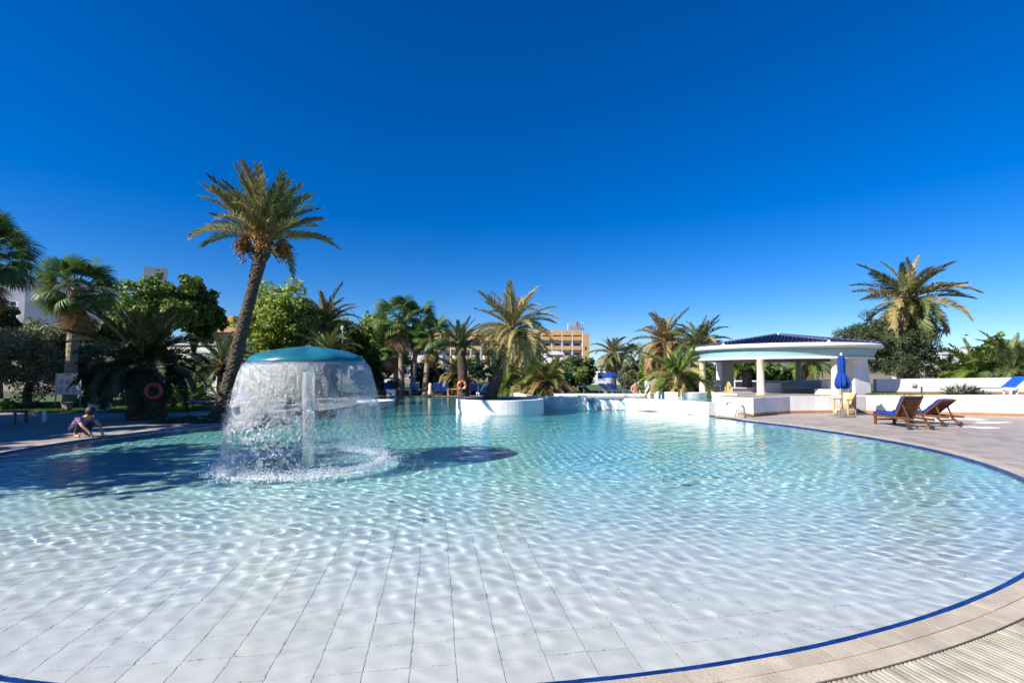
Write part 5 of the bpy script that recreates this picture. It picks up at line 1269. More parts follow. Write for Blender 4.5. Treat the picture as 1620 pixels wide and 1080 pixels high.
def fan_palm(base, path, rads, rad, nf, label, seed=1, group='fan palms', skirt=10, kind='fan_green'):
    r = np.random.default_rng(seed); e = empty('fan_palm', base, label, 'palm tree', group); pts = [Vector(p) for p in path]
    trunk_mesh(pts, rads, 'bark_fan', False, seed, seg=14, per_m=12, amp=0.14).build('trunk', M['bark_fan'], e)
    key = (kind, round(rad, 1))
    if key not in FAN:
        FAN[key] = [fan_mesh('fan_leaf', rad * 0.95, rad, 40, kind, s, 0.26 + 0.14 * s) for s in range(3)]
        FAN[('dry', round(rad, 1))] = [fan_mesh('fan_leaf', rad * 0.8, rad * 0.95, 22, 'frond_dry', 9 + s, 0.6, 70) for s in range(2)]
    top = pts[-1]
    for k in range(nf + skirt):
        dry = k >= nf; t = (k + 0.5) / nf if not dry else 1.0
        elv = (75 - 105 * t ** 0.9) if not dry else r.uniform(-82, -55); az = math.degrees(k * 2.39996) + r.normal(0, 10)
        me = FAN[('dry', round(rad, 1))][int(r.integers(0, 2))] if dry else FAN[key][int(r.integers(0, 3))]
        o = bpy.data.objects.new('fan_leaf', me); COL.objects.link(o); o.parent = e
        o.matrix_local = Matrix.Translation(top + Vector((0, 0, (0.1 - 0.3 * t if not dry else -0.25 - 0.5 * (k - nf) / max(1, skirt)) * rad))) @ Matrix.Rotation(R(az), 4, 'Z') @ Matrix.Rotation(-R(elv), 4, 'Y') @ Matrix.Rotation(r.normal(0, 0.3), 4, 'X') @ Matrix.Scale(r.uniform(0.85, 1.05), 4)
    return e
def leaves(clumps, n, size, seed, aspect=0.55, fill=0.35, up=0.25, needle=False):
    """diamond leaves spread through the volume of many small clumps"""
    r = np.random.default_rng(seed); cl = np.array([[c[0], c[1], c[2], c[3]] for c in clumps]); w = cl[:, 3] ** 2; w /= w.sum()
    k = r.choice(len(cl), n, p=w); d = r.normal(0, 1, (n, 3)); d /= np.linalg.norm(d, axis=1, keepdims=True)
    rad = cl[k, 3] * (fill + (1 - fill) * r.uniform(0, 1, n) ** 0.5) * (1 + 0.18 * r.normal(0, 1, n).clip(-1.5, 1.5)); pos = cl[k, :3] + d * rad[:, None] * np.array([1, 1, 0.85])
    nrm = d * 0.7 + r.normal(0, 0.7, (n, 3)) + np.array([0, 0, up]); nrm /= np.linalg.norm(nrm, axis=1, keepdims=True)
    t = r.normal(0, 1, (n, 3)); 
    if needle: t = d * 0.9 + r.normal(0, 0.45, (n, 3)) + np.array([0, 0, 0.1])
    t -= nrm * (t * nrm).sum(1, keepdims=True); t /= np.linalg.norm(t, axis=1, keepdims=True); b2 = np.cross(nrm, t)
    s = size * r.uniform(0.65, 1.25, n)[:, None]
    V = np.stack([pos - t * s, pos + b2 * s * aspect + nrm * s * 0.12, pos + t * s, pos - b2 * s * aspect + nrm * s * 0.12], 1).reshape(-1, 3)
    F = np.arange(4 * n).reshape(n, 4); return V, F, r.uniform(0, 1, n) * 0.7 + 0.3 * r.uniform(0, 1, len(cl))[k]
def tree(name, base, H, clumps_big, nleaf, size, matn, label, cat='tree', group=None, seed=1, trunk_r=0.18, sub=15, needle=False, aspect=0.55, fill=0.3, bark='bark', trunks=1, crown_name='crown', sub_r=0.33):
    """clumps_big: (x,y,z,r) relative to base; each breaks up into smaller clumps"""
    r = np.random.default_rng(seed); e = empty(name, base, label, cat, group); cl = []
    for (x, y, z, R_) in clumps_big:
        for k in range(sub):
            d = r.normal(0, 1, 3); d /= np.linalg.norm(d); rr_ = R_ * r.uniform(0.5, 1.2); cl.append((x + d[0] * rr_, y + d[1] * rr_, z + d[2] * rr_ * 0.85, R_ * sub_r * r.uniform(0.6, 1.25)))
        cl.append((x, y, z, R_ * 0.6))
    V, F, var = leaves(cl, nleaf, size, seed, aspect, fill, needle=needle); me = np_mesh(crown_name, V, F); face_var(me, var); link(crown_name, me, M[matn], e)
    if trunk_r > 0:
        tb = MB()
        for t_i in range(trunks):
            ox = r.normal(0, 0.25) if trunks > 1 else 0; fork = Vector((ox * 1.6 + r.normal(0, 0.1), r.normal(0, 0.1), H * 0.38))
            tb.tube([(ox, 0, 0), (ox * 1.2 + r.normal(0, .05), 0, H * 0.2), tuple(fork)], [trunk_r * 1.25, trunk_r, trunk_r * 0.85], 9)
            for (x, y, z, R_) in clumps_big[:8]:
                q = Vector((x, y, z)); m_ = fork * 0.5 + q * 0.5 + Vector((r.normal(0, .15), r.normal(0, .15), -0.1)); tb.tube([fork, m_, q], [trunk_r * 0.55, trunk_r * 0.35, trunk_r * 0.12], 6)
                for j in range(3):
                    q2 = q + Vector(r.normal(0, 0.6, 3)) * R_; tb.tube([m_ * 0.4 + q * 0.6, q2], [trunk_r * 0.2, trunk_r * 0.06], 5, False)
        tb.build('trunk', M[bark], e)
    return e
def blob(u0, u1, v0, v1, d, k, seed, zmin=None, dep=0.8):
    """clump centres filling a real-sized crown whose frontal extent is given at its true distance"""
    r = np.random.default_rng(seed); a = P(u0, v0, d); b2 = P(u1, v1, d); cx, cz = (a.x + b2.x) / 2, (a.z + b2.z) / 2; hx, hz = abs(b2.x - a.x) / 2, abs(a.z - b2.z) / 2; out = []
    rb = min(hx, hz) * 0.52
    for i in range(k):
        while True:
            p = r.uniform(-1, 1, 3)
            if (p ** 2).sum() <= 1: break
        out.append((cx + p[0] * (hx - rb * 0.8), d + p[1] * (hx - rb * 0.5) * dep, cz + p[2] * (hz - rb * 0.8), rb * r.uniform(0.7, 1.15)))
    return out
def tree_at(name, u0, u1, v0, v1, d, k, nleaf, size, matn, label, seed, cat='tree', group=None, trunk_u=None, trunk_r=0.18, zg=ZD, **kw):
    cl = blob(u0, u1, v0, v1, d, k, seed); tu = trunk_u if trunk_u is not None else (u0 + u1) / 2; bx_ = (tu - 810) / FPX * d; base = Vector((bx_, d, zg))
    rel_ = [(x - bx_, y - d, z - zg, r_) for (x, y, z, r_) in cl]; H = max(c[2] for c in rel_)
    return tree(name, base, H, rel_, nleaf, size, matn, label, cat, group, seed, trunk_r, **kw)

# --- tall leaning date palm on the left
b0 = G(345, 662, ZD); D = b0.y
def PR_(u, v, d=D): return P(u, v, d) - b0
date_palm(b0, [Vector((0, 0, -0.1)), PR_(358, 625), PR_(380, 535), PR_(400, 455), PR_(412, 408), PR_(417, 378)], [0.40, 0.27, 0.22, 0.20, 0.24, 0.32], 2.65, 56,
          'tall leaning date palm with hanging fruit left of the fountain', 'frond_green', (89, 22), 3, None, fruit=12, frsz=1.25, droop_bias=-0.42, mix='frond_straw', amp=0.13)
# strip of dead leaf hanging from the crown is left to the boots
# --- thick dark date palm
b0 = G(232, 662, ZD); D = b0.y
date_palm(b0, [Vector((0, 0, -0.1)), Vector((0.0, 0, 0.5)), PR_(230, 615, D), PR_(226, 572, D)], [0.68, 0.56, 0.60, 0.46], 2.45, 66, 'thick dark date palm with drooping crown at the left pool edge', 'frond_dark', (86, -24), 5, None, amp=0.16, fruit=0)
for k, (u1, v1, s_) in enumerate(((196, 560, 1.0), (262, 556, -1.0))):
    pass
# --- fan palm behind the notice board
b0 = G(112, 645, ZD); D = 24.6; b0 = Vector(((112 - 810) / FPX * D, D, ZD))
fan_palm(b0, [Vector((0, 0, 0)), PR_(114, 560, D), PR_(121, 500, D), PR_(122, 456, D)], [0.30, 0.24, 0.30, 0.34], 1.05, 40, 'fan palm with hanging dry leaves behind the notice board', 3, None, skirt=10)
D = 19.0; b0 = Vector(((-90 - 810) / FPX * D, D, ZD))
fan_palm(b0, [Vector((0, 0, 0)), PR_(-70, 560, D), PR_(-22, 405, D)], [0.3, 0.25, 0.3], 1.1, 44, 'large fan palm crown cut by the left edge', 8, None, skirt=6)
# --- date palms further back
def simple_palm(u_b, u_c, v_c, d, L, nf, label, kind, el, seed, r0=0.28, **kw):
    b = Vector(((u_b - 810) / FPX * d, d, ZD)); c = P(u_c, v_c, d) - b
    return date_palm(b, [Vector((0, 0, -0.1)), Vector((c.x * 0.35, 0, c.z * 0.4)), Vector((c.x * 0.8, 0, c.z * 0.8)), c], [r0 * 1.25, r0, r0 * 0.9, r0 * 1.15], L, nf, label, kind, el, seed, **kw)
simple_palm(511, 513, 515, 38, 3.4, 44, 'feathery blue green date palm behind the fountain cap', 'frond_blue', (86, -20), 11, mix='frond_straw')
simple_palm(734, 729, 548, 35.5, 2.2, 40, 'upright date palm carrying an orange lifebuoy', 'frond_blue', (88, 12), 12, r0=0.36, droop_bias=-0.25)
bq = Vector((plc.x - 0.52, plc.y - 0.3, 0.52)); D = bq.y
def PQ(u, v): return P(u, v, D) - bq
date_palm(bq, [Vector((0, 0, -0.1)), PQ(783, 606), PQ(795, 570), PQ(804, 540), PQ(811, 520)], [0.34, 0.25, 0.22, 0.25, 0.33], 2.25, 54, 'leaning date palm growing from the round white planter', 'frond_straw', (84, -36), 14, None, skirt=5, mix=None, fruit=0, amp=0.12)
simple_palm(838, 836, 552, 33, 2.1, 36, 'date palm with orange fruit behind the planter palm', 'frond_straw', (70, -40), 15, fruit=7, frsz=1.3)
simple_palm(846, 846, 604, 31.5, 2.5, 46, 'bushy low palm left of the low palm pair', 'frond_lush', (80, -25), 16, r0=0.45, mix='frond_straw')
simple_palm(866, 867, 604, 30.5, 2.3, 46, 'bushy low palm right of the low palm pair', 'frond_lush', (80, -28), 17, r0=0.45, mix='frond_dry')
simple_palm(797, 797, 612, 33.5, 1.8, 34, 'small green palm tucked behind the leaning planter palm', 'frond_lush', (80, -20), 18, r0=0.3)
simple_palm(727, 727, 590, 38, 2.4, 30, 'drooping grey green palm behind the orange lifebuoy', 'frond_straw', (60, -30), 19, r0=0.25)
simple_palm(971, 970, 560, 50, 2.6, 40, 'slim date palm right of the ochre hotel', 'frond_green', (84, -45), 20, r0=0.25, mix='frond_dry', skirt=10)
simple_palm(1050, 1052, 541, 36, 2.9, 44, 'left of two date palms rising behind the bar roof', 'frond_straw', (84, -45), 21, r0=0.3, mix='frond_dry', fruit=3, skirt=5)
simple_palm(1106, 1106, 549, 35, 2.6, 42, 'right of two date palms rising behind the bar roof', 'frond_green', (80, -20), 22, r0=0.3, mix='frond_straw')
bq = Vector((pc2.x + 0.05, pc2.y, 0.7)); D = bq.y
date_palm(bq, [Vector((0, 0, -0.1)), Vector((0.0, 0, 0.35)), P(1070, 596, D) - bq], [0.42, 0.40, 0.34], 2.15, 62, 'bushy low palm in the white planter beside the bar', 'frond_lush', (84, -38), 23, None, mix='frond_straw')
D = 31.6; b0 = Vector(((1443 - 810) / FPX * D, D, ZD))
date_palm(b0, [Vector((0, 0, -0.1)), PR_(1444, 560, D), PR_(1441, 500, D), PR_(1438, 474, D)], [0.4, 0.3, 0.28, 0.36], 3.5, 58, 'big straw coloured date palm spreading above the dark conifer', 'frond_straw', (86, -54), 24, None, skirt=4, mix='frond_green', fruit=7, fruit_mat='fruit', frsz=0.6, droop_bias=-0.1)
simple_palm(1545, 1541, 590, 30, 2.6, 34, 'lush young palm behind the agaves at right', 'frond_lush', (80, -5), 25, r0=0.2)
simple_palm(1604, 1602, 588, 29, 2.9, 36, 'lush young palm at the right edge behind the wall', 'frond_green', (84, 0), 26, r0=0.2)
simple_palm(1498, 1496, 596, 32, 2.0, 30, 'dark young palm left of the lush one behind the wall', 'frond_green', (80, 0), 27, r0=0.2)
simple_palm(1281, 1281, 575, 33, 2.0, 30, 'palm with a pineapple like trunk seen through the bar', 'frond_lush', (85, -5), 28, r0=0.45)
simple_palm(1172, 1172, 590, 33, 1.9, 26, 'upright young palm seen through the left of the bar', 'frond_lush', (88, 35), 29, r0=0.25)
simple_palm(352, 352, 575, 26, 2.3, 30, 'date palm with orange fruit in the shade behind the tall trunk', 'frond_green', (80, -20), 30, fruit=5, r0=0.25)
simple_palm(298, 298, 630, 24, 1.5, 26, 'small bright palm right of the thick dark palm', 'frond_lush', (70, -5), 31, r0=0.12)
simple_palm(520, 520, 560, 34, 2.6, 34, 'low palm just behind the fountain cap', 'frond_green', (80, -10), 32, r0=0.25)
# --- fan palms beyond the far edge
for k, (ub, uc, vc, d, rad, nf, lab) in enumerate(((636, 631, 503, 37.5, 1.25, 30, 'tallest fan palm with shaggy dry skirt in the far group'), (653, 662, 510, 38, 1.15, 28, 'second tallest fan palm in the far group'),
        (672, 683, 531, 37, 1.1, 28, 'dark fan palm on the right of the far group'), (629, 622, 545, 38.5, 0.95, 22, 'shortest fan palm with dry leaves left in the far group'), (1000, 999, 566, 52, 1.1, 24, 'small dark fan palm beside the slim date palm'))):
    b0 = Vector(((ub - 810) / FPX * d, d, ZD)); c = P(uc, vc, d) - b0
    fan_palm(b0, [Vector((0, 0, 0)), Vector((c.x * 0.3, 0, c.z * 0.45)), c * 0.9, c], [0.26, 0.19, 0.2, 0.26], rad, nf, lab, 40 + k, 'fan palms beyond the far edge', skirt=(14 if k in (0, 3) else 8))

# --- broadleaf trees
tree_at('broadleaf_tree', 186, 300, 425, 560, 34, 13, 15000, 0.16, 'leaf_mid', 'leafy green tree left half of the pair before the white hotel', 51, trunk_u=240, sub=18)
tree_at('broadleaf_tree', 262, 360, 412, 560, 36, 13, 15000, 0.16, 'leaf_mid', 'taller leafy green tree right half of the pair before the white hotel', 52, trunk_u=305, sub=18)
tree_at('broadleaf_tree', 380, 508, 446, 590, 36, 17, 19000, 0.15, 'leaf_light', 'light yellow green tree behind the tall leaning trunk', 53, trunk_u=440, sub=18)
tree_at('broadleaf_tree', 484, 572, 484, 600, 42, 11, 11000, 0.17, 'leaf_light', 'light green tree behind the feathery palm', 54, sub=15)
tree_at('broadleaf_tree', 548, 655, 480, 600, 43, 14, 15000, 0.17, 'leaf_mid', 'dense dark green tree left of the far fan palms', 55, trunk_u=598, sub=18, trunk_r=0.25)
tree_at('broadleaf_tree', 700, 775, 556, 618, 44, 9, 9000, 0.17, 'leaf_mid', 'green tree behind the upright palm', 56)
tree_at('broadleaf_tree', 762, 826, 548, 618, 41, 9, 9000, 0.16, 'leaf_mid', 'green bushy tree behind the leaning planter palm', 57)
tree_at('broadleaf_tree', 862, 948, 549, 618, 41, 13, 14000, 0.15, 'leaf_dark', 'dark rounded tree below the right end of the ochre hotel', 58, trunk_u=920)
tree_at('broadleaf_tree', 905, 945, 572, 606, 37, 5, 4000, 0.14, 'leaf_mid', 'small pale trunked tree before the dark rounded tree', 59, trunk_u=924, trunk_r=0.1)
tree_at('olive_tree', 976, 1028, 568, 618, 40, 8, 8000, 0.13, 'leaf_olive', 'grey green olive tree behind the seated person', 60, trunk_u=1003, trunk_r=0.14, aspect=0.3)
tree_at('olive_tree', 650, 712, 560, 622, 41, 8, 8000, 0.14, 'leaf_olive', 'grey green olive bush behind the far touching sunbeds', 61, aspect=0.3)
tree_at('conifer', 1340, 1484, 490, 606, 32.3, 22, 34000, 0.17, 'leaf_needle', 'dark feathery conifer below the big right palm', 62, trunk_u=1425, needle=True, aspect=0.12, sub=18, trunk_r=0.3)
tree_at('broadleaf_tree', 1530, 1604, 515, 600, 34, 10, 10000, 0.13, 'leaf_mid', 'loose green tree behind the lush palms at right', 63, trunk_u=1575, trunk_r=0.14)
tree_at('olive_tree', -40, 120, 498, 640, 27, 18, 22000, 0.12, 'leaf_olive', 'dense olive tree in shade behind the notice board', 64, trunk_u=45, aspect=0.3)
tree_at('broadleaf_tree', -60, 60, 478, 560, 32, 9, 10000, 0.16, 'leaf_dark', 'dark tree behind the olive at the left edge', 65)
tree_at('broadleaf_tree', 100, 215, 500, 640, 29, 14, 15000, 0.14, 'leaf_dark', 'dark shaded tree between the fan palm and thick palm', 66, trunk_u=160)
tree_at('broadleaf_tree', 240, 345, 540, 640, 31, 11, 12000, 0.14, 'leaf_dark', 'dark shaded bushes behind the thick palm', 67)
tree_at('broadleaf_tree', 1000, 1050, 560, 622, 38, 6, 6000, 0.14, 'leaf_mid', 'green tree left of the planter by the bar', 68)
# shrubs and hedges
def shrub(u0, u1, v0, v1, d, n, size, matn, label, seed, cat='shrub', zg=ZD, grp=None, **kw):
    return tree_at('shrub', u0, u1, v0, v1, d, 7, n, size, matn, label, seed, cat, grp, trunk_r=0.0, zg=zg, crown_name='foliage', **kw)
shrub(1130, 1240, 556, 618, 34.5, 9000, 0.13, 'leaf_hedge', 'green hedge seen through the left half of the bar', 71)
shrub(1215, 1345, 560, 618, 35, 10000, 0.13, 'leaf_hedge', 'green hedge seen through the right half of the bar', 72)
shrub(1085, 1150, 565, 622, 33, 6000, 0.13, 'leaf_dark', 'dark hedge left of the bar', 73)
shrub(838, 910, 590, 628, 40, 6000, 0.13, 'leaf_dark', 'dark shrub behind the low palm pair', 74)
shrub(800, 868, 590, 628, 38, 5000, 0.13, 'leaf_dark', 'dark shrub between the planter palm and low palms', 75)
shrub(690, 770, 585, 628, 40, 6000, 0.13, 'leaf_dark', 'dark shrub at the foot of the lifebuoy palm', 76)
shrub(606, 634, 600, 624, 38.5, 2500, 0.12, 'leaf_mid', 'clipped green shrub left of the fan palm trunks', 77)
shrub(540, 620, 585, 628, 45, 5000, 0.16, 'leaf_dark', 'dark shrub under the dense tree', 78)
shrub(925, 985, 612, 630, 46, 3500, 0.14, 'leaf_mid', 'low green mound on the far lawn', 79)
shrub(1040, 1062, 612, 626, 26.3, 900, 0.07, 'leaf_light', 'flowering shrub at the fin wall', 80, zg=0.7)
shrub(345, 400, 596, 640, 28, 5000, 0.12, 'leaf_mid', 'green shrub between the tall trunk and the fountain', 81)
shrub(262, 330, 604, 640, 28, 5000, 0.11, 'leaf_mid', 'sunlit green shrub right of the thick palm', 82)
shrub(400, 480, 575, 640, 33, 6000, 0.13, 'leaf_dark', 'dark shrub behind the falling water', 83)
shrub(470, 560, 580, 640, 36, 6000, 0.13, 'leaf_dark', 'dark shrub behind the right side of the falling water', 84)
shrub(1490, 1540, 570, 612, 36, 4000, 0.13, 'leaf_olive', 'grey shrub behind the upper white wall', 85)
shrub(1555, 1640, 570, 612, 37, 6000, 0.13, 'leaf_mid', 'green shrub behind the wall at the right edge', 86)
shrub(0, 30, 630, 656, 22, 1800, 0.08, 'leaf_mid', 'low bright shrub on the lawn by the bench', 87)
shrub(40, 72, 632, 652, 23, 1500, 0.08, 'leaf_olive', 'low grey shrub on the lawn left of the notice board', 88)
shrub(118, 132, 626, 648, 24.2, 900, 0.08, 'leaf_olive', 'small shrub at the right post of the notice board', 89)
q = bowl.location; V, F, var = leaves([(0, 0, 0.42, 0.22), (0.12, 0.05, 0.46, 0.18), (-0.13, 0, 0.44, 0.18)], 500, 0.05, 90); me = np_mesh('foliage', V, F); face_var(me, var)
o = link('shrub', me, M['leaf_olive']); o.location = q; tag(o, 'small grey green plant growing in the white bowl', 'plant')
# agaves in the planting bed
def agave(loc, Rr, n_, label, seed):
    r = np.random.default_rng(seed); e = empty('agave', loc, label, 'plant', 'agaves in the planting bed')
    for k in range(n_):
        t = k / n_; elv = 80 - 72 * t; az = k * 2.39996; L = Rr * (0.75 + 0.35 * t) * r.uniform(0.85, 1.1); w = 0.055 * Rr / 0.7; vs = []; fs = []
        for i in range(6):
            s_ = i / 5; x = L * s_; z = -0.18 * L * s_ * s_; hw = w * (1 - s_ ** 1.6) * (0.6 + 0.8 * min(1, s_ * 3)) + 0.002; vs += [(x, -hw, z + hw * 0.5), (x, 0, z), (x, hw, z + hw * 0.5)]
        for i in range(5): a = i * 3; fs += [(a, a + 1, a + 4, a + 3), (a + 1, a + 2, a + 5, a + 4)]
        o = MB().add(vs, fs).build('leaf', M['agave'], e); face_var(o.data, [r.uniform()] * len(fs)); o.matrix_local = Matrix.Rotation(az, 4, 'Z') @ Matrix.Rotation(-R(elv), 4, 'Y')
for k, (u, d, Rr, lab) in enumerate(((1503, 21.5, 0.62, 'leftmost grey green agave in the planting bed'), (1520, 21.1, 0.75, 'largest agave in the middle of the planting bed'), (1537, 21.3, 0.66, 'agave right of the largest one in the planting bed'),
        (1512, 20.6, 0.42, 'small agave in front of the largest one'), (1551, 20.8, 0.40, 'small agave at the right of the planting bed'), (1563, 20.5, 0.3, 'tiny rightmost agave before the blue sunbed'))):
    agave(((u - 810) / FPX * d, d, 0.79), Rr, 30, lab, 200 + k)
for k, (u, d, lab) in enumerate(((1568, 28.5, 'pale spiky plant just behind the upper wall'),)):
    agave(((u - 810) / FPX * d, d, 1.2), 0.9, 34, lab, 230 + k)
# low creeping plants: uncounted ground cover
def cover(name, pts_fn, n_, h, w, matn, label, seed, zg):
    r = np.random.default_rng(seed); V = []; F = []; var = []
    P_ = pts_fn(r, n_); a = r.uniform(0, 6.28, n_); hh = h * r.uniform(0.5, 1.2, n_); lean = r.normal(0, 0.35, (n_, 2)) * hh[:, None]
    dx = np.cos(a) * w; dy = np.sin(a) * w; z0 = np.full(n_, zg)
    V = np.stack([np.stack([P_[:, 0] - dx, P_[:, 1] - dy, z0], -1), np.stack([P_[:, 0] + dx, P_[:, 1] + dy, z0], -1), np.stack([P_[:, 0] + lean[:, 0], P_[:, 1] + lean[:, 1], z0 + hh], -1)], 1).reshape(-1, 3)
    me = np_mesh(name, V, np.arange(3 * n_).reshape(n_, 3)); face_var(me, r.uniform(0, 1, n_)); o = link(name, me, M[matn]); tag(o, label, 'grass', kind='stuff'); return o
def lawn_pts(r, n_):
    return np.stack([r.uniform(-31, -14.6, n_), 21.0 + r.power(1.0, n_) * 6.5 + 0.0, ], -1)
lawn = MB().add([(-60, 20.9, ZD + 0.004), (-14.4, 20.9, ZD + 0.004), (-13.4, 27, ZD + 0.004), (-12, 45, ZD + 0.004), (-60, 45, ZD + 0.004)], [(0, 1, 2, 3, 4)]).build('lawn', M['lawn']); tag(lawn, kind='structure')
cover('lawn_grass', lawn_pts, 42000, 0.10, 0.012, 'grass', 'green grass around the notice board', 300, ZD + 0.003)
lawn2 = MB().add([(-14, 37.8, ZD + 0.004), (16, 37.8, ZD + 0.004), (60, 40, ZD + 0.004), (60, 75, ZD + 0.06), (-60, 75, ZD + 0.06), (-30, 45.02, ZD + 0.004)], [(0, 1, 2, 3, 4, 5)]).build('lawn', M['lawn']); tag(lawn2, kind='structure')
cover('far_lawn_grass', lambda r, n_: np.stack([r.uniform(-12, 12, n_), r.uniform(37.9, 46, n_)], -1), 22000, 0.12, 0.02, 'grass', 'green grass beyond the far pool edge', 301, ZD + 0.003)
def bed_pts(r, n_):
    t = r.uniform(0, 1, n_); return np.stack([15.6 + 1.9 * t + r.normal(0, .06, n_), 21.2 - 0.75 * t + r.normal(0, .10, n_)], -1)
cover('creeping_plants', bed_pts, 2500, 0.10, 0.02, 'leaf_mid', 'creeping plants along the terrace wall top', 302, 0.79)
# stones round the palm feet
r = np.random.default_rng(12)
for k in range(12):
    u = r.uniform(255, 372); q = G(u, r.uniform(658, 669), ZD); s_ = r.uniform(0.06, 0.17); rb = MB().ball((0, 0, s_ * 0.3), s_, 8, 6, (1, 1, 0.6)); rb.v = [tuple(Vector(v) * (1 + r.normal(0, 0.08))) for v in rb.v]
    o = rb.build('rock', M['stone'], loc=q); o.rotation_euler = (0, 0, r.uniform(0, 6)); tag(o, 'rough dark stone lying around the left palm feet', 'rock', 'stones round the palm feet')
cover('palm_foot_plants', lambda r, n_: np.stack([(lambda u: (u - 810) / FPX * 17.2)(r.uniform(262, 372, n_)), r.uniform(16.5, 18.3, n_)], -1), 2600, 0.12, 0.02, 'leaf_dark', 'low dark plants around the left palm feet', 303, ZD)
cover('planter_litter', lambda r, n_: np.stack([plc.x + r.normal(-0.3, 0.6, n_).clip(-1.6, 1.6), plc.y + r.normal(0, 0.6, n_).clip(-1.2, 1.2)], -1), 900, 0.08, 0.015, 'leaf_olive', 'dry scrub on the planter soil', 304, 0.535)

# trees standing left of the picture: they shade the deck and the left of the pool
def shade_tree(x, y, s, n_, label, seed, zc=5.6):
    r = np.random.default_rng(seed); cl = [(r.normal(0, 1.0) * s, r.normal(0, 1.0) * s, zc + r.normal(0, 0.55) * s, s * r.uniform(0.7, 1.1)) for _ in range(9)]
    tree('broadleaf_tree', Vector((x, y, ZD)), zc + 1, cl, n_, 0.2, 'leaf_mid', label, 'tree', 'shade trees left of the frame', seed, 0.22)
shade_tree(-17.8, 4.2, 1.45, 2800, 'shade tree beside the pool left of the frame', 91, 5.2)
shade_tree(-14.4, 5.2, 1.35, 1500, 'slim shade tree nearest the pool left of the frame', 95, 5.4)
shade_tree(-21.5, 8.5, 1.6, 12000, 'tall shade tree behind the bench left of the frame', 92, 6.0)
shade_tree(-20.8, 13.2, 1.35, 10000, 'leafy shade tree beside the left fan palm', 96, 5.4)
shade_tree(-27.5, 13.5, 2.0, 14000, 'broad shade tree on the lawn left of the frame', 93, 6.4)
shade_tree(-35.0, 20.0, 2.5, 17000, 'far broad shade tree on the lawn left of the frame', 94, 7.0)

# wet patches drying on the right deck
M['wet'] = mat('wet_paving', (0.20, 0.175, 0.155), 0.06, 0.1, 3.0, spec=0.6)
r = np.random.default_rng(31)
for k, (u, v, a, b2, lab) in enumerate(((1478, 664, 0.85, 0.5, 'wet patch between the two wooden loungers'), (1522, 662, 0.8, 0.45, 'wet patch right of the farther lounger'), (1568, 668, 0.7, 0.3, 'wet patch far right on the deck'), (1552, 676, 0.6, 0.28, 'small wet patch nearest the right edge'), (1440, 660, 0.6, 0.5, 'wet patch behind the nearer lounger'))):
    q = G(u, v, ZD); n_ = 26; ph = r.uniform(0, 6, 4); pts = []
    for i in range(n_):
        t = 2 * math.pi * i / n_; f = 1 + 0.28 * math.sin(2 * t + ph[0]) + 0.2 * math.sin(3 * t + ph[1]) + 0.12 * math.sin(7 * t + ph[2]); pts.append((a * f * math.cos(t), b2 * f * math.sin(t)))
    o = MB().prism(pts, 0.0, 0.0012).build('wet_patch', M['wet'], loc=(q.x, q.y, ZD + 0.003)); tag(o, lab, 'puddle', 'wet patches on the right deck')
# ------------------------------------------------------------------ buildings
def hotel(u_left, u_right, d_left, d_right, floors, name, label, bays_px=15.6):
    pass
D = 150.0
xL = (552 - 810) / FPX * D; xR = (926 - 810) / FPX * D; bay = 3.15; FH = 2.95
ho = empty('ochre_hotel', (xL, D, 0), 'long ochre hotel with rows of balconies across the background', 'building')
zt = 15.0
nb_ = int((xR - xL) / bay); W = nb_ * bay
MB().box((W / 2, 7.2, zt / 2 - 0.4), (W, 11.0, zt - 0.8)).build('wall', M['hotel_white'], ho)
MB().box((W / 2, 6.4, zt - 0.15), (W + 0.1, 12.0, 0.3)).build('roof_slab', M['ochre'], ho)
for f in range(5):
    zb = zt - FH * (f + 1)
    MB().box((W / 2, 0.9, zb - 0.1), (W, 1.8, 0.16)).build('floor_slab', M['hotel_white'], ho)
    if zb < 3: continue
    for k in range(nb_):
        x = (k + 0.5) * bay
        if f == 0: MB().box((x, -0.02, zt - 0.75), (bay - 0.35, 0.25, 1.5)).build('parapet', M['ochre'], ho)
        if f < 2 or k > nb_ - 5: MB().box((x, -0.02, zb + 0.48), (bay - 0.35, 0.22, 1.2)).build('parapet', M['ochre'], ho)
        else: MB().lathe([(1.15, -0.6), (1.15, 0.55), (1.05, 0.55)], (x, 0.5, zb + 0.5), 14, math.pi, 2 * math.pi).build('balcony', M['yellow_render'], ho)
        w_ = MB().box((x + 0.25, 1.66, zb + 1.25), (1.7, 0.08, 1.75)).build('window', M['white_paint'], ho)
        MB().box((x + 0.25, 1.60, zb + 1.25), (1.5, 0.06, 1.55)).build('pane', M['window'], w_)
for k in range(nb_ + 1): MB().box((k * bay, 0.75, zt / 2), (0.22, 1.75, zt - 0.2)).build('fin', M['hotel_white'], ho)
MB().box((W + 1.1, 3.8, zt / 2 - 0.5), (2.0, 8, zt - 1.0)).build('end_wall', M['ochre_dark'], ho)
for zz_ in (6.4, 9.4): MB().box((W + 1.0, -0.22, zz_), (0.5, 0.06, 1.1)).build('end_window', M['window'], ho)
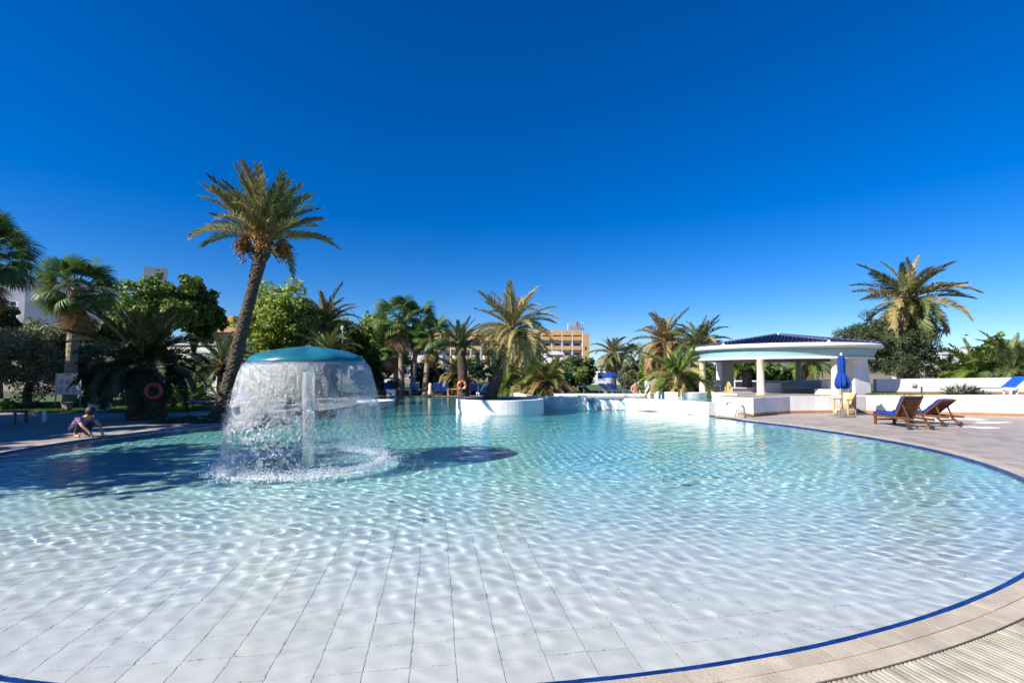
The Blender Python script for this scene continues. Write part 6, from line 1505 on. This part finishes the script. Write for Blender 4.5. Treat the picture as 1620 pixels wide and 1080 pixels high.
# lower flat wing roofs in front of it (white canopies)
for (u0, u1, v0, v1, d, lab) in ((652, 700, 546, 556, 70, 'white barrel roofed pavilion in front of the ochre hotel'), (862, 892, 555, 561, 90, 'white low roof glimpsed left of the dark rounded tree')):
    a = P(u0, v1, d); b2 = P(u1, v0, d); w_ = b2.x - a.x; e = empty('white_pavilion', ((a.x + b2.x) / 2, d, 0), lab, 'building')
    MB().box((0, 2, a.z / 2), (w_, 4, a.z)).build('wall', M['hotel_white'], e)
    vs = []; fs = []
    for i in range(13):
        t = math.pi * i / 12; vs += [(-w_ / 2 * 1.04 * math.cos(t), -0.4, a.z + (b2.z - a.z) * math.sin(t)), (-w_ / 2 * 1.04 * math.cos(t), 4.4, a.z + (b2.z - a.z) * math.sin(t))]
    for i in range(12): fs.append((i * 2, i * 2 + 2, i * 2 + 3, i * 2 + 1))
    fs.append(tuple(range(0, 26, 2))); fs.append(tuple(range(25, 0, -2)))
    MB().add(vs, fs).build('roof', M['hotel_white'], e)
# roof sign: lattice with a pinkish emblem
q = P(911, 514, 156); sg = empty('roof_sign', (q.x, 156, zt), 'white lattice roof sign with a pink emblem on the ochre hotel', 'sign', None, R(25))
wS, hS = 6.0, 3.3
for k in range(9):
    x = -wS / 2 + wS * k / 8; MB().bar((x, 0, 0), (x, 0, hS * (0.8 + 0.2 * k / 8)), 0.14, 0.14, (0, 1, 0)).build('upright', M['white_paint'], sg)
for k in range(5): MB().bar((-wS / 2, 0, 0.5 + 0.6 * k), (wS / 2, 0, 0.5 + 0.62 * k), 0.12, 0.12).build('rail', M['white_paint'], sg)
for k in range(8): MB().bar((-wS / 2 + wS * k / 8, 0.1, 0.2), (-wS / 2 + wS * (k + 1) / 8, 0.1, 2.6), 0.08, 0.08).build('brace', M['white_paint'], sg)
M['pink'] = mat('pink_emblem', (0.70, 0.42, 0.36), 0.5, 0.1, 3.0)
MB().add([(0.75 * math.cos(t) * (0.75 + 0.25 * math.sin(t)) + 0.6, -0.12, 2.55 + 0.85 * math.sin(t)) for t in np.linspace(0, 6.28, 20)[:-1]], [tuple(range(19))]).add([(0.75 * math.cos(t) * (0.75 + 0.25 * math.sin(t)) + 0.6, 0.0, 2.55 + 0.85 * math.sin(t)) for t in np.linspace(0, 6.28, 20)[:-1]], [tuple(range(18, -1, -1))]).build('emblem', M['pink'], sg)
for k in range(6): MB().box((-2.5 + 0.95 * k, -0.1, 1.5), (0.6, 0.1, 0.75)).build('letter_panel', M['board'], sg)
# ochre wing with the roof block, left
D2 = 105.0; a = P(325, 512, D2); b2 = P(392, 512, D2); w_ = b2.x - a.x
hw = empty('ochre_wing', (a.x, D2, 0), 'ochre hotel wing with a square roof block behind the tall trunk', 'building')
MB().box((w_ / 2, 4.5, a.z / 2 - 0.9), (w_, 8, a.z - 1.8)).build('wall', M['ochre'], hw)
MB().box((w_ / 2, -0.1, a.z - 0.95), (w_ + 0.2, 1.6, 1.9)).build('parapet', M['ochre'], hw)
MB().box((w_ / 2, -0.1, a.z - 6.1), (w_ + 0.2, 1.6, 2.4)).build('parapet', M['ochre'], hw)
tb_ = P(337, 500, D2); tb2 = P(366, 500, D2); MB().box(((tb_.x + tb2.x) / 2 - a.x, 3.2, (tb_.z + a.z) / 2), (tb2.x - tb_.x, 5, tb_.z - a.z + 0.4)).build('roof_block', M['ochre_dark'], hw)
for k in range(3):
    x = w_ * (0.22 + 0.3 * k); wn_ = MB().box((x, 0.46, a.z - 3.0), (1.9, 0.1, 1.5)).build('window', M['white_paint'], hw); MB().box((x, 0.40, a.z - 3.0), (1.7, 0.06, 1.3)).build('pane', M['window'], wn_)
# white hotel, left: its long side faces right and lies in shade
D3 = 90.0
def whotel():
    e = empty('white_hotel', (P(60, 500, D3).x, D3, 0), 'tall white hotel in shade behind the left trees', 'building')
    x0 = e.location.x
    def blk(u0, u1, v, d, dep, nm='wall', rz=0.0):
        p0 = P(u0, v, d); p1 = P(u1, v, d); o = MB().box((0, dep / 2, p0.z / 2), (p1.x - p0.x, dep, p0.z)).build(nm, M['hotel_white'], e); o.location = ((p0.x + p1.x) / 2 - x0, d - D3, 0); o.rotation_euler = (0, 0, rz); return o
    blk(-60, 70, 448, 95, 20, 'wall', R(38)); blk(58, 142, 442, 88, 22, 'wall', R(40)); blk(140, 235, 462, 94, 20, 'wall', R(38)); blk(232, 262, 423, 100, 8, 'roof_tower', R(36)); blk(160, 200, 458, 97, 10, 'wall', R(38))
    return e
wh = whotel()
x0 = wh.location.x
for r_i in range(4):
    for c_i in range(3):
        q = P(19 + c_i * 16, 481 + r_i * 7.0 + c_i * 1.5, 93.8 - 0 * c_i); 
        w_ = MB().box((0, 0, 0), (0.95, 0.9, 0.95)).build('window', M['white_paint'], wh, loc=(q.x - x0, 91.2 + c_i * 1.0 - D3, q.z)); w_.rotation_euler = (0, 0, R(38)); MB().box((0, -0.46, 0), (0.7, 0.06, 0.7)).build('pane', M['window'], w_)
for c_i in range(3):
    q = P(160 + c_i * 11, 494, 92); w_ = MB().box((0, 0, 0), (1.0, 0.9, 1.6)).build('window', M['white_paint'], wh, loc=(q.x - x0, 91.6 + c_i * 0.9 - D3, q.z)); w_.rotation_euler = (0, 0, R(38)); MB().box((0, -0.46, 0), (0.8, 0.06, 1.4)).build('pane', M['window'], w_)
# low white building glimpsed behind the dark palms, and houses at far right
def house(u0, u1, v0, d, dep, label, matn='hotel_white', win=3, rz=0.0):
    a = P(u0, v0, d); b2 = P(u1, v0, d); w_ = b2.x - a.x; e = empty('white_house', ((a.x + b2.x) / 2, d, 0), label, 'building', None, rz)
    MB().box((0, dep / 2, a.z / 2), (w_, dep, a.z)).build('wall', M[matn], e); MB().box((0, dep / 2, a.z + 0.1), (w_ + 0.3, dep + 0.3, 0.25)).build('roof', M[matn], e)
    for k in range(win):
        x = -w_ / 2 + w_ * (k + 0.5) / win; f = MB().box((x, -0.03, a.z * 0.6), (min(1.1, w_ / win * 0.5), 0.1, 1.1)).build('window', M['white_paint'], e); MB().box((x, -0.085, a.z * 0.6), (min(0.9, w_ / win * 0.4), 0.04, 0.9)).build('pane', M['window'], f)
house(255, 345, 545, 40, 6, 'white rendered building in shade behind the left palms', 'hotel_white', 3)
house(385, 420, 572, 38, 5, 'low white roofed hut left of the fountain cap', 'hotel_white', 1)
house(1490, 1560, 560, 60, 8, 'white house half hidden behind the right garden wall', 'hotel_white', 3)
house(1590, 1680, 548, 85, 10, 'white house on the slope at the right edge', 'hotel_white', 3)
house(938, 1010, 584, 70, 8, 'pale house right of the dark rounded tree', 'plaster_grey', 3)
house(575, 620, 596, 50, 5, 'grey rendered shed under the dense tree', 'plaster_grey', 1)
# hills far behind
r = np.random.default_rng(77); pts = np.linspace(-1600, 1700, 80); hv = []; hf = []
for i, x in enumerate(pts):
    h_ = 14 + 16 * abs(math.sin(i * 0.31)) * (0.4 + 0.6 * math.sin(i * 0.11 + 1) ** 2) + (32 * math.exp(-((x - 1150) / 420) ** 2)) + r.normal(0, 1.2); hv += [(x, 1000, 0), (x, 1080, h_), (x, 1300, h_ * 0.9), (x, 1500, 0)]
for i in range(79):
    for k in range(3): a = i * 4 + k; hf.append((a, a + 4, a + 5, a + 1))
M['hill'] = mat('hill_scrub', (0.10, 0.13, 0.07), 0.95, 0.4, 0.02)
tag(MB().add(hv, hf).build('hills', M['hill']), kind='structure')
for o in receivers:
    o.cycles.is_caustics_receiver = True
for o in casters:
    o.cycles.is_caustics_caster = True
